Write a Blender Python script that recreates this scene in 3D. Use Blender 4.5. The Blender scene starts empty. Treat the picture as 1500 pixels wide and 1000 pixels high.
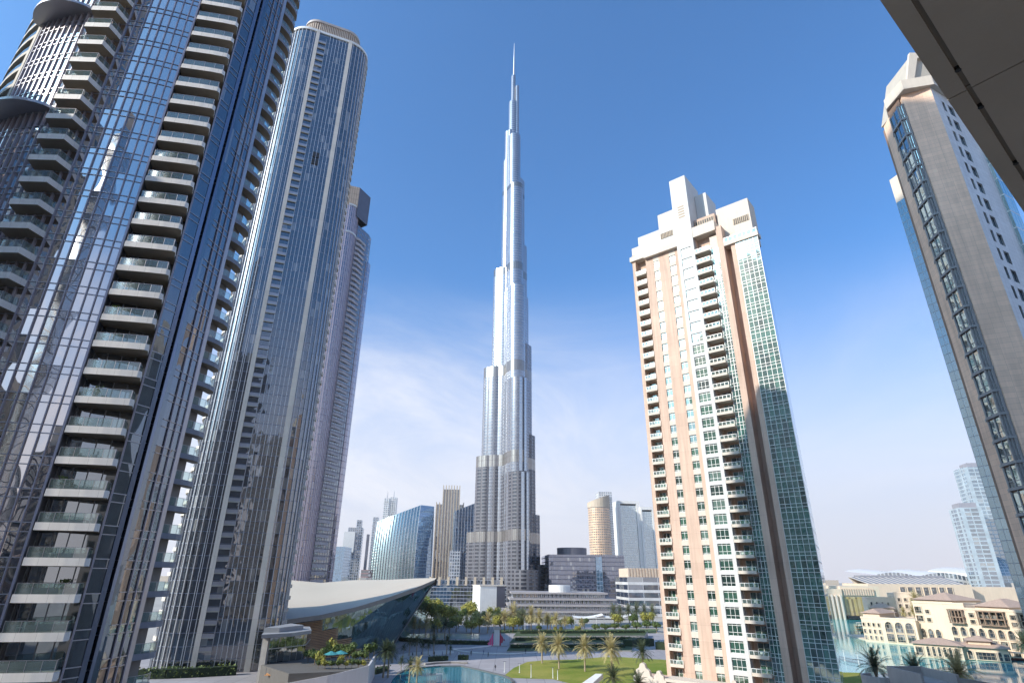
import bpy, math, random
from mathutils import Vector, Matrix
R = math.radians
sc = bpy.context.scene
col = sc.collection
rnd = random.Random(7)
HAZE = 0.00007

# ---------------------------------------------------------------- camera
CAM_Z, PITCH, ROLL, FPX = 27.0, 22.7, 0.52, 825.0
cam_d = bpy.data.cameras.new('camera')
cam = bpy.data.objects.new('camera', cam_d)
col.objects.link(cam)
cam_d.sensor_width = 36.0
cam_d.lens = FPX / 1500 * 36
cam_d.clip_start = 0.1
cam_d.clip_end = 60000
cam.location = (0, 0, CAM_Z)
cam.rotation_euler = (Matrix.Rotation(R(90 + PITCH), 3, 'X') @ Matrix.Rotation(R(ROLL), 3, 'Z')).to_euler()
sc.camera = cam

# ---------------------------------------------------------------- sun, sky, exposure
SUN_EL, SUN_ROT = 30.0, 244.0
SH = (math.sin(R(SUN_ROT)), math.cos(R(SUN_ROT)))
sd = bpy.data.lights.new('sun', 'SUN')
sd.energy = 4.6
sd.angle = R(0.53)
sd.color = (1.0, 0.93, 0.82)
sun = bpy.data.objects.new('sun', sd)
col.objects.link(sun)
sv = Vector((SH[0] * math.cos(R(SUN_EL)), SH[1] * math.cos(R(SUN_EL)), math.sin(R(SUN_EL))))
sun.rotation_euler = sv.to_track_quat('Z', 'Y').to_euler()
sun.location = (-200, -100, 400)

world = bpy.data.worlds.new('World')
sc.world = world
world.use_nodes = True
wn, wl = world.node_tree.nodes, world.node_tree.links


class NT:
    """small helper for node trees"""
    def __init__(s, nodes, links):
        s.n, s.l = nodes, links

    def put(s, sock, v):
        if hasattr(v, 'links') or hasattr(v, 'is_linked'):
            s.l.new(v, sock)
        elif v is not None:
            if sock.type == 'RGBA' and len(v) == 3:
                v = (*v, 1)
            sock.default_value = v

    def m(s, op, a, b=None, c=None, clamp=False):
        n = s.n.new('ShaderNodeMath')
        n.operation = op
        n.use_clamp = clamp
        for i, v in enumerate((a, b, c)):
            if v is not None:
                s.put(n.inputs[i], v)
        return n.outputs[0]

    def vm(s, op, a, b=None, out=0):
        n = s.n.new('ShaderNodeVectorMath')
        n.operation = op
        s.put(n.inputs[0], a)
        if b is not None:
            s.put(n.inputs['Scale'] if op == 'SCALE' else n.inputs[1], b)
        return n.outputs[out]

    def mix(s, f, a, b):
        n = s.n.new('ShaderNodeMix')
        n.data_type = 'RGBA'
        s.put(n.inputs[0], f)
        s.put(n.inputs[6], a)
        s.put(n.inputs[7], b)
        return n.outputs[2]

    def ramp(s, v, lo, hi, a=0.0, b=1.0, smooth=True):
        n = s.n.new('ShaderNodeMapRange')
        n.interpolation_type = 'SMOOTHSTEP' if smooth else 'LINEAR'
        s.put(n.inputs[0], v)
        for i, x in zip((1, 2, 3, 4), (lo, hi, a, b)):
            s.put(n.inputs[i], x)
        return n.outputs[0]

    def noise(s, vec, scale, detail=3.0, rough=0.55, dist=0.0):
        n = s.n.new('ShaderNodeTexNoise')
        if vec is not None:
            s.put(n.inputs['Vector'], vec)
        n.inputs['Scale'].default_value = scale
        n.inputs['Detail'].default_value = detail
        n.inputs['Roughness'].default_value = rough
        n.inputs['Distortion'].default_value = dist
        return n.outputs[0]

    def xyz(s, v):
        n = s.n.new('ShaderNodeSeparateXYZ')
        s.put(n.inputs[0], v)
        return n.outputs

    def comb(s, x, y, z=0.0):
        n = s.n.new('ShaderNodeCombineXYZ')
        for i, v in enumerate((x, y, z)):
            s.put(n.inputs[i], v)
        return n.outputs[0]

    def white(s, vec):
        n = s.n.new('ShaderNodeTexWhiteNoise')
        n.noise_dimensions = '3D'
        s.put(n.inputs[0], vec)
        return n.outputs   # Value, Color


W = NT(wn, wl)
sky = wn.new('ShaderNodeTexSky')
sky.sky_type = 'NISHITA'
sky.sun_disc = False
sky.sun_elevation = R(SUN_EL)
sky.sun_rotation = R(SUN_ROT)
sky.altitude = 0
sky.air_density = 1.0
sky.dust_density = 2.4
sky.ozone_density = 4.0
tc = wn.new('ShaderNodeTexCoord').outputs['Generated']
dx, dy, dz = W.xyz(tc)
zc = W.m('ADD', W.m('MAXIMUM', dz, 0.0), 0.12)
pl = W.comb(W.m('DIVIDE', dx, zc), W.m('DIVIDE', dy, zc))
pl2 = W.vm('MULTIPLY', W.vm('ADD', pl, (0.35, 0.0, 0.0)), (0.95, 0.62, 1.0))
n1 = W.noise(pl2, 0.85, 9.0, 0.64, 1.1)
n2 = W.noise(pl, 0.35, 2.0, 0.5)
cl = W.ramp(W.m('ADD', n1, W.m('MULTIPLY', n2, 0.5)), 0.58, 0.94)
band = W.m('MULTIPLY', W.m('MULTIPLY', W.ramp(dz, 0.02, 0.14), W.ramp(dz, 0.50, 0.26)), W.ramp(W.m('SUBTRACT', dx, W.m('MULTIPLY', dy, 0.05)), 0.30, -0.10, 0.25, 1.0))
cl = W.m('MULTIPLY', W.m('MULTIPLY', cl, band), 0.75)
veil = W.ramp(dz, 0.50, 0.0, 0.0, 0.95)            # pale dusty air low in the sky
base = W.mix(veil, W.vm('MULTIPLY', sky.outputs[0], (0.66, 1.25, 1.66)), (6.1, 5.85, 6.15))
skyc = W.mix(cl, base, (6.9, 6.75, 6.9))
wl.new(skyc, wn['Background'].inputs[0])
wn['Background'].inputs[1].default_value = 0.12

sc.view_settings.view_transform = 'Standard'
sc.view_settings.look = 'None'
sc.view_settings.gamma = 1.0
sc.view_settings.exposure = 0.45
sc.cycles.use_denoising = True
sc.cycles.max_bounces = 7
sc.cycles.glossy_bounces = 4
sc.cycles.transparent_max_bounces = 12
sc.cycles.sample_clamp_indirect = 6.0
sc.cycles.sample_clamp_direct = 60.0
sc.cycles.caustics_reflective = False

# ---------------------------------------------------------------- photo measuring: a ray and how far along it the thing stands
CT, ST = math.cos(R(PITCH)), math.sin(R(PITCH))
CR, SR = math.cos(R(ROLL)), math.sin(R(ROLL))


def ray(px, py):
    x, y = px - 750.0, 500.0 - py
    x, y = x * CR - y * SR, x * SR + y * CR
    return x, FPX * CT - y * ST, FPX * ST + y * CT


def at(px, py, Y):
    x, y, z = ray(px, py)
    k = Y / y
    return Vector((x * k, Y, CAM_Z + z * k))


def gnd(px, py, z=0.0):
    x, y, zz = ray(px, py)
    k = (z - CAM_Z) / zz
    return Vector((x * k, y * k, z))


# ---------------------------------------------------------------- mesh helpers
class MB:
    def __init__(s):
        s.v, s.f, s.uv, s.mi = [], [], [], []

    def face(s, pts, uvs=None, mat=0):
        i = len(s.v)
        s.v.extend([tuple(p) for p in pts])
        s.f.append(list(range(i, i + len(pts))))
        s.uv.append(uvs or [(0, 0)] * len(pts))
        s.mi.append(mat)

    def hexa(s, p, mat=0, su=1, sm=1, sz=1, u0=0, z0=0):
        """8 corners: bottom 0-3 (front-left, front-right, back-right, back-left), top 4-7"""
        a = [(u0, z0), (u0 + su, z0), (u0 + su, z0 + sz), (u0, z0 + sz)]
        b = [(u0, z0), (u0 + sm, z0), (u0 + sm, z0 + sz), (u0, z0 + sz)]
        c = [(0, 0), (su, 0), (su, sm), (0, sm)]
        for q, t in (((0, 1, 5, 4), a), ((1, 2, 6, 5), b), ((2, 3, 7, 6), a), ((3, 0, 4, 7), b),
                     ((4, 5, 6, 7), c), ((3, 2, 1, 0), c)):
            s.face([p[k] for k in q], t, mat)

    def box(s, x0, x1, y0, y1, z0, z1, mat=0, fr=None):
        p = [(x0, y0, z0), (x1, y0, z0), (x1, y1, z0), (x0, y1, z0), (x0, y0, z1), (x1, y0, z1), (x1, y1, z1), (x0, y1, z1)]
        if fr:
            p = [fr(*q) for q in p]
        s.hexa(p, mat, x1 - x0, y1 - y0, z1 - z0, x0, z0)

    def wall(s, pts, z0, z1, mat=0, u0=0.0, closed=False):
        if closed:
            pts = list(pts) + [pts[0]]
        u = u0
        for a, b in zip(pts, pts[1:]):
            d = math.hypot(b[0] - a[0], b[1] - a[1])
            s.face([(a[0], a[1], z0), (b[0], b[1], z0), (b[0], b[1], z1), (a[0], a[1], z1)],
                   [(u, z0), (u + d, z0), (u + d, z1), (u, z1)], mat)
            u += d
        return u

    def cap(s, pts, z, mat=0, flip=False):
        q = [(p[0], p[1], z) for p in pts]
        if flip:
            q.reverse()
        s.face(q, [(p[0], p[1]) for p in q], mat)

    def prism(s, pts, z0, z1, mat=0, capmat=None):
        cm = mat if capmat is None else capmat
        s.wall(pts, z0, z1, mat, closed=True)
        s.cap(pts, z1, cm)
        s.cap(pts, z0, cm, True)

    def ring(s, outer, inner, z0, z1, mat=0):
        """open strip between two polylines of equal length, with thickness"""
        n = len(outer)
        for i in range(n - 1):
            p = [(*outer[i], z0), (*outer[i + 1], z0), (*inner[i + 1], z0), (*inner[i], z0),
                 (*outer[i], z1), (*outer[i + 1], z1), (*inner[i + 1], z1), (*inner[i], z1)]
            d = math.hypot(outer[i + 1][0] - outer[i][0], outer[i + 1][1] - outer[i][1])
            uv = [(i * d, z0), (i * d + d, z0), (i * d + d, z1), (i * d, z1)]
            for q in ((0, 1, 5, 4), (2, 3, 7, 6), (4, 5, 6, 7), (3, 2, 1, 0)):
                s.face([p[k] for k in q], uv, mat)
        for i in (0, n - 1):
            s.face([(*outer[i], z0), (*inner[i], z0), (*inner[i], z1), (*outer[i], z1)], None, mat)

    def bar(s, a, b, w, d=None, mat=0):
        """square bar between two points"""
        a, b = Vector(a), Vector(b)
        d = d or w
        t = (b - a).normalized()
        x = t.cross(Vector((0, 0, 1)))
        x = Vector((1, 0, 0)) if x.length < 1e-3 else x.normalized()
        y = t.cross(x)
        x, y = x * w / 2, y * d / 2
        p = [a - x - y, a + x - y, b + x - y, b - x - y, a - x + y, a + x + y, b + x + y, b - x + y]
        s.hexa(p, mat)

    def tube(s, a, b, r0, r1, n=8, mat=0, cap=True):
        a, b = Vector(a), Vector(b)
        t = (b - a).normalized()
        x = t.cross(Vector((0, 0, 1)))
        x = Vector((1, 0, 0)) if x.length < 1e-3 else x.normalized()
        y = t.cross(x)
        A = [a + (x * math.cos(2 * math.pi * k / n) + y * math.sin(2 * math.pi * k / n)) * r0 for k in range(n)]
        B = [b + (x * math.cos(2 * math.pi * k / n) + y * math.sin(2 * math.pi * k / n)) * r1 for k in range(n)]
        L = (b - a).length
        for k in range(n):
            j = (k + 1) % n
            s.face([A[k], A[j], B[j], B[k]], [(k / n, 0), ((k + 1) / n, 0), ((k + 1) / n, L), (k / n, L)], mat)
        if cap:
            s.face(list(reversed(A)), None, mat)
            s.face(B, None, mat)

    def build(s, name, mats, parent=None, smooth=False, root=None):
        me = bpy.data.meshes.new(name)
        o = Vector(root) if root is not None else (base_of(parent) if parent else Vector((0, 0, 0)))
        me.from_pydata([(p[0] - o.x, p[1] - o.y, p[2] - o.z) for p in s.v], [], s.f)
        uvl = me.uv_layers.new(name='UVMap')
        flat = [c for f in s.uv for t in f for c in t]
        uvl.data.foreach_set('uv', flat)
        for m in (mats if isinstance(mats, (list, tuple)) else [mats]):
            me.materials.append(m)
        me.polygons.foreach_set('material_index', s.mi)
        if smooth:
            me.polygons.foreach_set('use_smooth', [True] * len(s.f))
        if smooth:
            import bmesh
            bm = bmesh.new()
            bm.from_mesh(me)
            bmesh.ops.remove_doubles(bm, verts=bm.verts, dist=1e-4)
            bm.to_mesh(me)
            bm.free()
        me.update()
        ob = bpy.data.objects.new(name, me)
        col.objects.link(ob)
        if parent:
            ob.parent = parent
        elif root is not None:
            ob.location = o
        return ob


def base_of(o):
    p = Vector((0, 0, 0))
    while o is not None:
        p += o.location
        o = o.parent
    return p


def tag(o, label=None, cat=None, group=None, kind=None):
    for k, v in (('label', label), ('category', cat), ('group', group), ('kind', kind)):
        if v:
            o[k] = v
    return o


def thing(name, loc, label, cat, group=None, rz=0.0):
    o = bpy.data.objects.new(name, None)
    o.empty_display_size = 0.5
    col.objects.link(o)
    o.location = loc
    o.rotation_euler.z = rz
    return tag(o, label, cat, group)


def copy_tree(o, parent=None, dz=None, seen=True):
    c = o.copy()
    col.objects.link(c)
    if parent is not None:
        c.parent = parent
    if dz:
        c.location.z += dz
    for ch in list(KIDS.get(o.name, ())):
        copy_tree(ch, c)
    return c


KIDS = {}


def kid(o, *ch):
    KIDS.setdefault(o.name, []).extend(ch)


# ---------------------------------------------------------------- materials
def new_mat(name):
    m = bpy.data.materials.new(name)
    m.use_nodes = True
    m.node_tree.nodes.clear()
    T = NT(m.node_tree.nodes, m.node_tree.links)
    out = T.n.new('ShaderNodeOutputMaterial')
    return m, T, out


def principled(T, colr, rough=0.6, metal=0.0, spec=0.5, normal=None):
    p = T.n.new('ShaderNodeBsdfPrincipled')
    T.put(p.inputs['Base Color'], colr)
    T.put(p.inputs['Roughness'], rough)
    T.put(p.inputs['Metallic'], metal)
    p.inputs['Specular IOR Level'].default_value = spec
    if normal is not None:
        T.put(p.inputs['Normal'], normal)
    return p.outputs[0]


def bump(T, h, strength=0.3, dist=0.1, normal=None):
    b = T.n.new('ShaderNodeBump')
    b.inputs['Strength'].default_value = strength
    b.inputs['Distance'].default_value = dist
    T.put(b.inputs['Height'], h)
    if normal is not None:
        T.put(b.inputs['Normal'], normal)
    return b.outputs[0]


def mixsh(T, f, a, b):
    n = T.n.new('ShaderNodeMixShader')
    T.put(n.inputs[0], f)
    T.l.new(a, n.inputs[1])
    T.l.new(b, n.inputs[2])
    return n.outputs[0]


def plain(name, c, rough=0.7, var=0.12, scale=0.6, metal=0.0, bmp=0.0, streak=0.0, spec=0.4, joint=None):
    """painted, rendered or stone surface with uneven tone, rain streaks and optional panel joints (UV metres)"""
    m, T, out = new_mat(name)
    pos = T.n.new('ShaderNodeNewGeometry').outputs['Position']
    n1 = T.noise(pos, scale, 5.0, 0.6)
    f = T.ramp(n1, 0.25, 0.75, 1 - var, 1 + var, False)
    if streak:
        st = T.noise(T.vm('MULTIPLY', pos, (1.6, 1.6, 0.09)), 1.0, 4.0, 0.6)
        f = T.m('MULTIPLY', f, T.ramp(st, 0.3, 0.7, 1 - streak, 1 + streak * 0.4, False))
    nrm = None
    if joint:
        uv = T.n.new('ShaderNodeUVMap').outputs[0]
        u, v, _ = T.xyz(uv)
        fu = T.m('FRACT', T.m('DIVIDE', u, joint[0]))
        fv = T.m('FRACT', T.m('DIVIDE', v, joint[1]))
        ln = T.m('MAXIMUM', T.m('LESS_THAN', fu, joint[2] / joint[0]), T.m('LESS_THAN', fv, joint[2] / joint[1]))
        f = T.m('MULTIPLY', f, T.m('SUBTRACT', 1.0, T.m('MULTIPLY', ln, 0.35)))
        cell = T.white(T.comb(T.m('FLOOR', T.m('DIVIDE', u, joint[0])), T.m('FLOOR', T.m('DIVIDE', v, joint[1]))))[0]
        f = T.m('MULTIPLY', f, T.ramp(cell, 0, 1, 0.95, 1.05, False))
    colr = T.vm('SCALE', (c[0], c[1], c[2]), f)
    if bmp:
        nrm = bump(T, T.noise(pos, scale * 12, 3.0), bmp, 0.05)
    T.l.new(principled(T, colr, rough, metal, spec, nrm), out.inputs[0])
    return m


def facade(name, glass, frame=(0.4, 0.4, 0.42), pw=1.5, ph=3.5, fw=0.0, fh=0.0, refl=0.35, rough=0.03, tilt=0.006,
           vary=0.5, tint=(0.9, 0.95, 1.0), wav=0.02, blinds=0.2, frough=0.45, fmetal=0.3, v0=0.0, blind_col=(0.35, 0.34, 0.31),
           fine=None, fbump=0.25):
    """coated glass in panels (UV in metres): each pane leans a hair differently, some have blinds drawn;
    fw / fh: share of a bay that is frame / floor band"""
    m, T, out = new_mat(name)
    uv = T.n.new('ShaderNodeUVMap').outputs[0]
    u, v, _ = T.xyz(uv)
    su = T.m('DIVIDE', u, pw)
    sv_ = T.m('DIVIDE', T.m('SUBTRACT', v, v0), ph)
    oi = T.n.new('ShaderNodeObjectInfo').outputs['Random']
    cell = T.comb(T.m('FLOOR', su), T.m('FLOOR', sv_), T.m('FLOOR', T.m('MULTIPLY', oi, 97.0)))
    wv, wc = T.white(cell)[0], T.white(cell)[1]
    geo = T.n.new('ShaderNodeNewGeometry')
    pos = geo.outputs['Position']
    rv = T.vm('SCALE', T.vm('SUBTRACT', wc, (0.5, 0.5, 0.5)), tilt * 2)
    wob = T.n.new('ShaderNodeTexNoise')
    T.put(wob.inputs['Vector'], T.vm('ADD', T.vm('MULTIPLY', pos, (0.35, 0.35, 0.16)), T.vm('SCALE', wc, 3.0)))
    wob.inputs['Scale'].default_value = 1.0
    wob.inputs['Detail'].default_value = 1.0
    wv3 = T.vm('SCALE', T.vm('SUBTRACT', wob.outputs['Color'], (0.5, 0.5, 0.5)), wav)
    nrm = T.vm('NORMALIZE', T.vm('ADD', T.vm('ADD', geo.outputs['Normal'], rv), wv3))
    w2 = T.white(T.vm('ADD', cell, (7.1, 3.3, 1.9)))[0]
    dark = T.vm('SCALE', (glass[0], glass[1], glass[2]), T.ramp(wv, 0, 1, 1 - vary, 1 + vary, False))
    if blinds:
        dark = T.mix(T.m('MULTIPLY', T.m('GREATER_THAN', w2, 1 - blinds), 0.55), dark, blind_col)
    body = principled(T, dark, 0.25, 0.0, 0.3, nrm)
    gl = T.n.new('ShaderNodeBsdfGlossy')
    T.put(gl.inputs[0], tint)
    gl.inputs['Roughness'].default_value = rough
    T.put(gl.inputs['Normal'], nrm)
    fr = T.n.new('ShaderNodeFresnel')
    fr.inputs[0].default_value = 1.5
    fac = T.m('ADD', T.m('MULTIPLY', fr.outputs[0], 1 - refl), refl, clamp=True)
    sh = mixsh(T, fac, body, gl.outputs[0])
    if fw or fh:
        mk = None
        if fw:
            mk = T.m('LESS_THAN', T.m('FRACT', su), fw)
        if fh:
            k = T.m('LESS_THAN', T.m('FRACT', sv_), fh)
            mk = k if mk is None else T.m('MAXIMUM', mk, k)
        if fine:
            k = T.m('LESS_THAN', T.m('FRACT', T.m('DIVIDE', u, fine[0])), fine[1])
            mk = T.m('MAXIMUM', mk, k)
        fcol = T.vm('SCALE', (frame[0], frame[1], frame[2]), T.ramp(T.noise(pos, 0.15, 4.0), 0.3, 0.7, 0.85, 1.12, False))
        fs = principled(T, fcol, frough, fmetal, 0.5, bump(T, mk, fbump, 0.3))
        sh = mixsh(T, mk, sh, fs)
    T.l.new(sh, out.inputs[0])
    return m


def clear_glass(name, tint=(0.72, 0.86, 0.82), refl=0.12):
    m, T, out = new_mat(name)
    tr = T.n.new('ShaderNodeBsdfTransparent')
    T.put(tr.inputs[0], tint)
    gl = T.n.new('ShaderNodeBsdfGlossy')
    gl.inputs['Roughness'].default_value = 0.03
    fr = T.n.new('ShaderNodeFresnel')
    fr.inputs[0].default_value = 1.5
    fac = T.m('ADD', fr.outputs[0], refl, clamp=True)
    df = T.n.new('ShaderNodeBsdfDiffuse')
    T.put(df.inputs[0], (0.45, 0.62, 0.57))
    a = mixsh(T, 0.16, tr.outputs[0], df.outputs[0])
    T.l.new(mixsh(T, fac, a, gl.outputs[0]), out.inputs[0])
    return m


def leafmat(name, c, var=0.45):
    m, T, out = new_mat(name)
    geo = T.n.new('ShaderNodeNewGeometry')
    w = geo.outputs['Random Per Island']
    f = T.ramp(w, 0, 1, 1 - var, 1 + var, False)
    colr = T.vm('SCALE', c, f)
    p = principled(T, colr, 0.55, 0.0, 0.3)
    tl = T.n.new('ShaderNodeBsdfTranslucent')
    T.put(tl.inputs[0], T.vm('SCALE', colr, 1.3))
    T.l.new(mixsh(T, 0.22, p, tl.outputs[0]), out.inputs[0])
    return m


def watermat(name, c, rough=0.05, wave=0.25, scale=0.6):
    m, T, out = new_mat(name)
    pos = T.n.new('ShaderNodeNewGeometry').outputs['Position']
    n = T.noise(pos, scale, 4.0, 0.6)
    colr = T.mix(T.ramp(T.noise(pos, 0.02, 2.0), 0.35, 0.65), c, (c[0] * 0.75, c[1] * 0.85, c[2] * 0.9))
    T.l.new(principled(T, colr, rough, 0.0, 0.6, bump(T, n, wave, 0.06)), out.inputs[0])
    return m


M = {}
M['alu'] = plain('aluminium', (0.42, 0.41, 0.44), 0.35, 0.08, 0.3, 0.6)
M['alu_dark'] = plain('dark_aluminium', (0.13, 0.13, 0.16), 0.4, 0.1, 0.3, 0.4)
M['alu_white'] = plain('white_metal', (0.72, 0.72, 0.70), 0.4, 0.06, 0.3, 0.1)
M['fascia'] = plain('pale_balcony_panel', (0.86, 0.82, 0.76), 0.5, 0.06, 0.5, 0.0, 0, 0.06, joint=(1.9, 50, 0.03))
M['soffit'] = plain('tan_soffit', (0.42, 0.33, 0.24), 0.7, 0.08, 0.7)
M['beige'] = plain('beige_wall', (0.46, 0.42, 0.36), 0.7, 0.1, 0.4, 0, 0, 0.08)
M['pilaster'] = plain('cream_pilaster', (0.66, 0.61, 0.54), 0.6, 0.05, 0.2, 0, 0, 0.05, joint=(50, 3.6, 0.04))
M['white'] = plain('white_wall', (0.76, 0.74, 0.71), 0.6, 0.06, 0.3, 0, 0, 0.06)
M['rail'] = clear_glass('railing_glass')
M['dark'] = plain('dark_opening', (0.02, 0.022, 0.026), 0.5, 0.2, 0.5)
M['concrete'] = plain('concrete', (0.36, 0.34, 0.32), 0.85, 0.18, 0.5, 0, 0.15, 0.12)
M['peach'] = plain('peach_render', (0.60, 0.435, 0.34), 0.85, 0.09, 0.15, 0, 0.05, 0.18, joint=(200, 3.4, 0.03))
M['cream'] = plain('cream_render', (0.62, 0.55, 0.47), 0.8, 0.05, 0.2, 0, 0.03, 0.06)
M['stone'] = plain('sand_stone', (0.52, 0.43, 0.33), 0.85, 0.1, 0.25, 0, 0.05, 0.08)
M['steel'] = plain('steel', (0.55, 0.56, 0.58), 0.3, 0.05, 0.05, 0.9)

# ================================================================ curved residential tower, near left
M['t1_glass'] = facade('violet_blue_glass', (0.03, 0.032, 0.04), pw=1.1, ph=3.5, v0=0.5, refl=0.60, tilt=0.007, wav=0.06,
                       vary=0.5, tint=(1.0, 0.90, 0.85), blinds=0.05, rough=0.015)
M['t1_back'] = facade('balcony_back_glazing', (0.012, 0.014, 0.016), (0.24, 0.24, 0.25), pw=1.45, ph=3.5, v0=0.5, fw=0.09, fh=0.16,
                      refl=0.26, tilt=0.012, blinds=0.25, blind_col=(0.2, 0.18, 0.16))
M['t1_side'] = facade('navy_side_glass', (0.012, 0.016, 0.024), pw=1.1, ph=3.5, v0=0.5, refl=0.16, tilt=0.01, wav=0.05, tint=(0.85, 0.92, 1.0), blinds=0.06, rough=0.015)
T1 = thing('curved_glass_tower', (-62.8, 78, 0),
           'curved violet-blue glass tower nearest on the left, with stacks of projecting pale balconies', 'tower')
T1C, T1R, T1H = (-62.8, 92.0), 31.0, 141.0
FL = [3.5 * k + 0.5 for k in range(0, 41)]


def p1(a, off=0.0):
    r = T1R + off
    return (T1C[0] - r * math.sin(R(a)), T1C[1] - r * math.cos(R(a)))


def arc1(a0, a1, off=0.0, step=2.033):
    n = max(1, round(abs(a1 - a0) / step))
    return [p1(a0 + (a1 - a0) * i / n, off) for i in range(n + 1)]


SIDE = [p1(-34.0), (-44.95, 67.8), (-44.62, 68.8)]
mb = MB()
u = mb.wall(arc1(22, -22.4), 0, T1H)
gl = mb.build('curtain_wall', M['t1_glass'], T1)
# recessed glazing behind the balconies at both ends, and behind the right stack
mb = MB()
mb.wall(arc1(-22.4, -33.6, -1.7), 0, T1H)
mb.wall(arc1(44.5, 23, -1.4), 0, T1H)
mb.build('recessed_glazing', M['t1_back'], T1)
mb = MB()
for a in (-22.4, -33.6):
    mb.wall([p1(a, 0.02), p1(a, -1.7)], 0, T1H)
mb.build('recess_side_wall', M['alu_dark'], T1)
# side strips: metal pilaster, dark slot, narrow glazing, end wing
mb = MB()
mb.prism([(-44.98, 68.0), (-44.75, 68.55), (-45.3, 69.0), (-45.6, 68.1)], 0, T1H)
mb.prism([(-46.3, 71.6), (-46.1, 71.9), (-46.5, 72.3), (-46.8, 71.9)], 0, T1H)
mb.build('metal_pilaster', plain('blue_grey_metal', (0.22, 0.25, 0.33), 0.22, 0.05, 0.3, 0.7), T1)
mb = MB()
mb.wall([(-45.05, 67.9), (-47.0, 69.3), (-47.0, 73.0), (-46.2, 73.05)], 0, T1H)
mb.build('slot_glazing', M['t1_side'], T1)
mb = MB()
mb.wall([(-46.2, 73.05), (-45.75, 76.9)], 0, T1H)
mb.wall([(-46.6, 71.9), (-46.2, 73.05)], 0, T1H, u0=9)
mb.wall(arc1(-33.6, -34) + SIDE[1:2], 0, T1H, u0=50)
sg = mb.build('side_glazing', M['t1_side'], T1)
# body behind
mb = MB()
body = [p1(44.5, -1.5), p1(23, -1.5), p1(0, -3), p1(-22.4, -3), p1(-33.6, -3), (-48.5, 69), (-48.5, 76), (-46.9, 77), (-46.3, 81),
        (-46.6, 81.3), (-80, 73.5)]
mb.prism(body, 0, T1H)
mb.build('core_wall', plain('grey_core', (0.22, 0.21, 0.21), 0.7), T1)

# mullions and transoms
mb = MB()


def fin(a, w, d, r0=-0.02):
    n = (-math.sin(R(a)), -math.cos(R(a)))
    t = (math.cos(R(a)), -math.sin(R(a)))
    x, y = p1(a, r0)
    q = [(x - t[0] * w / 2, y - t[1] * w / 2), (x + t[0] * w / 2 + n[0] * 0, y + t[1] * w / 2),
         (x + t[0] * w / 2 + n[0] * d, y + t[1] * w / 2 + n[1] * d), (x - t[0] * w / 2 + n[0] * d, y - t[1] * w / 2 + n[1] * d)]
    mb.prism(q, 0, T1H)


for i in range(23):
    a = 22 - 2.018 * i
    deep = a > 5
    fin(a, 0.11, 0.22 if deep else 0.24)
fin(-22.3, 0.24, 0.4)
fin(-33.8, 0.2, 0.32)
for (x, y) in ((-45.99, 74.3), (-45.86, 75.6), (-45.72, 76.9)):
    mb.box(x - 0.03, x + 0.13, y - 0.07, y + 0.07, 0, T1H)
mb.build('mullion', plain('violet_grey_metal', (0.42, 0.39, 0.44), 0.35, 0.08, 0.3, 0.3), T1)
mb = MB()
pin = arc1(22, -22.4, -0.03)
pout = arc1(22, -22.4, 0.1)
sin_, sout = [p1(-33.6, -0.03), p1(-34, -0.03), (-45.0, 67.8)], [p1(-33.6, 0.1), p1(-34, 0.1), (-44.86, 67.8)]
hin, hout = [(-47.0, 69.4), (-47.0, 72.9), (-46.25, 73.0)], [(-46.88, 69.4), (-46.88, 72.8), (-46.2, 72.9)]
gin, gout = [(-46.2, 73.1), (-45.76, 76.85)], [(-46.1, 73.1), (-45.66, 76.85)]
for z in FL:
    for zz in (z, z - 0.95):
        if zz > 0:
            for o_, i_ in ((pout, pin), (sout, sin_), (gout, gin), (hout, hin)):
                mb.ring(o_, i_, zz - 0.05, zz + 0.05)
mb.build('transom', M['alu'], T1)

# crescent canopies over the finned bay at left
for z in (87.6, 107.4, 127.0, 67.8):
    n = 14
    outer = [p1(24 - 20.5 * i / n, 0.05 + 2.9 * math.sin(math.pi * min(1, (i + 0.7) / (n + 0.7))) ** 0.6) for i in range(n + 1)]
    inner = [p1(24 - 20.5 * i / n, 0.0) for i in range(n + 1)]
    m2 = MB()
    m2.ring(outer, inner, z - 0.45, z)
    m2.build('crescent_canopy', M['alu'], T1)


def balcony(parent, outline, z, th, rail_h=1.05, rail_pts=None, inset=0.08, mats=None):
    """slab with pale fascia and tan soffit; railing glass along rail_pts"""
    m2 = MB()
    m2.wall(outline, z - th, z, 0, closed=True)
    m2.cap(outline, z, 1)
    m2.cap(outline, z - th, 2, True)
    b = m2.build('balcony', mats or [M['fascia'], M['concrete'], M['soffit']], parent)
    m3 = MB()
    rp = rail_pts
    m3.wall(rp, z, z + rail_h)
    r_ = m3.build('railing', M['rail'], b, root=base_of(parent))
    r_.parent = b
    r_.location = (0, 0, 0)
    m4 = MB()
    for a, c in zip(rp, rp[1:]):
        m4.bar((a[0], a[1], z + rail_h), (c[0], c[1], z + rail_h), 0.05, 0.04)
    for a in rp:
        m4.bar((a[0], a[1], z - 0.01), (a[0], a[1], z + rail_h), 0.04)
    h_ = m4.build('handrail', M['alu'], b)
    h_.location = (0, 0, 0)
    kid(b, r_, h_)
    return b


# left stack: deep boxes standing out about two metres
ol = [p1(2.6, -0.1), (-63.35, 58.75), (-59.75, 58.85), p1(-6.3, -0.1)]
rl = [(-64.0, 60.9), (-63.25, 58.85), (-59.83, 58.95), (-59.6, 61.0)]
b0 = balcony(T1, ol, FL[14], 0.85, 1.0, rl)
for k in range(15, 39):
    copy_tree(b0, dz=FL[k] - FL[14])
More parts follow.
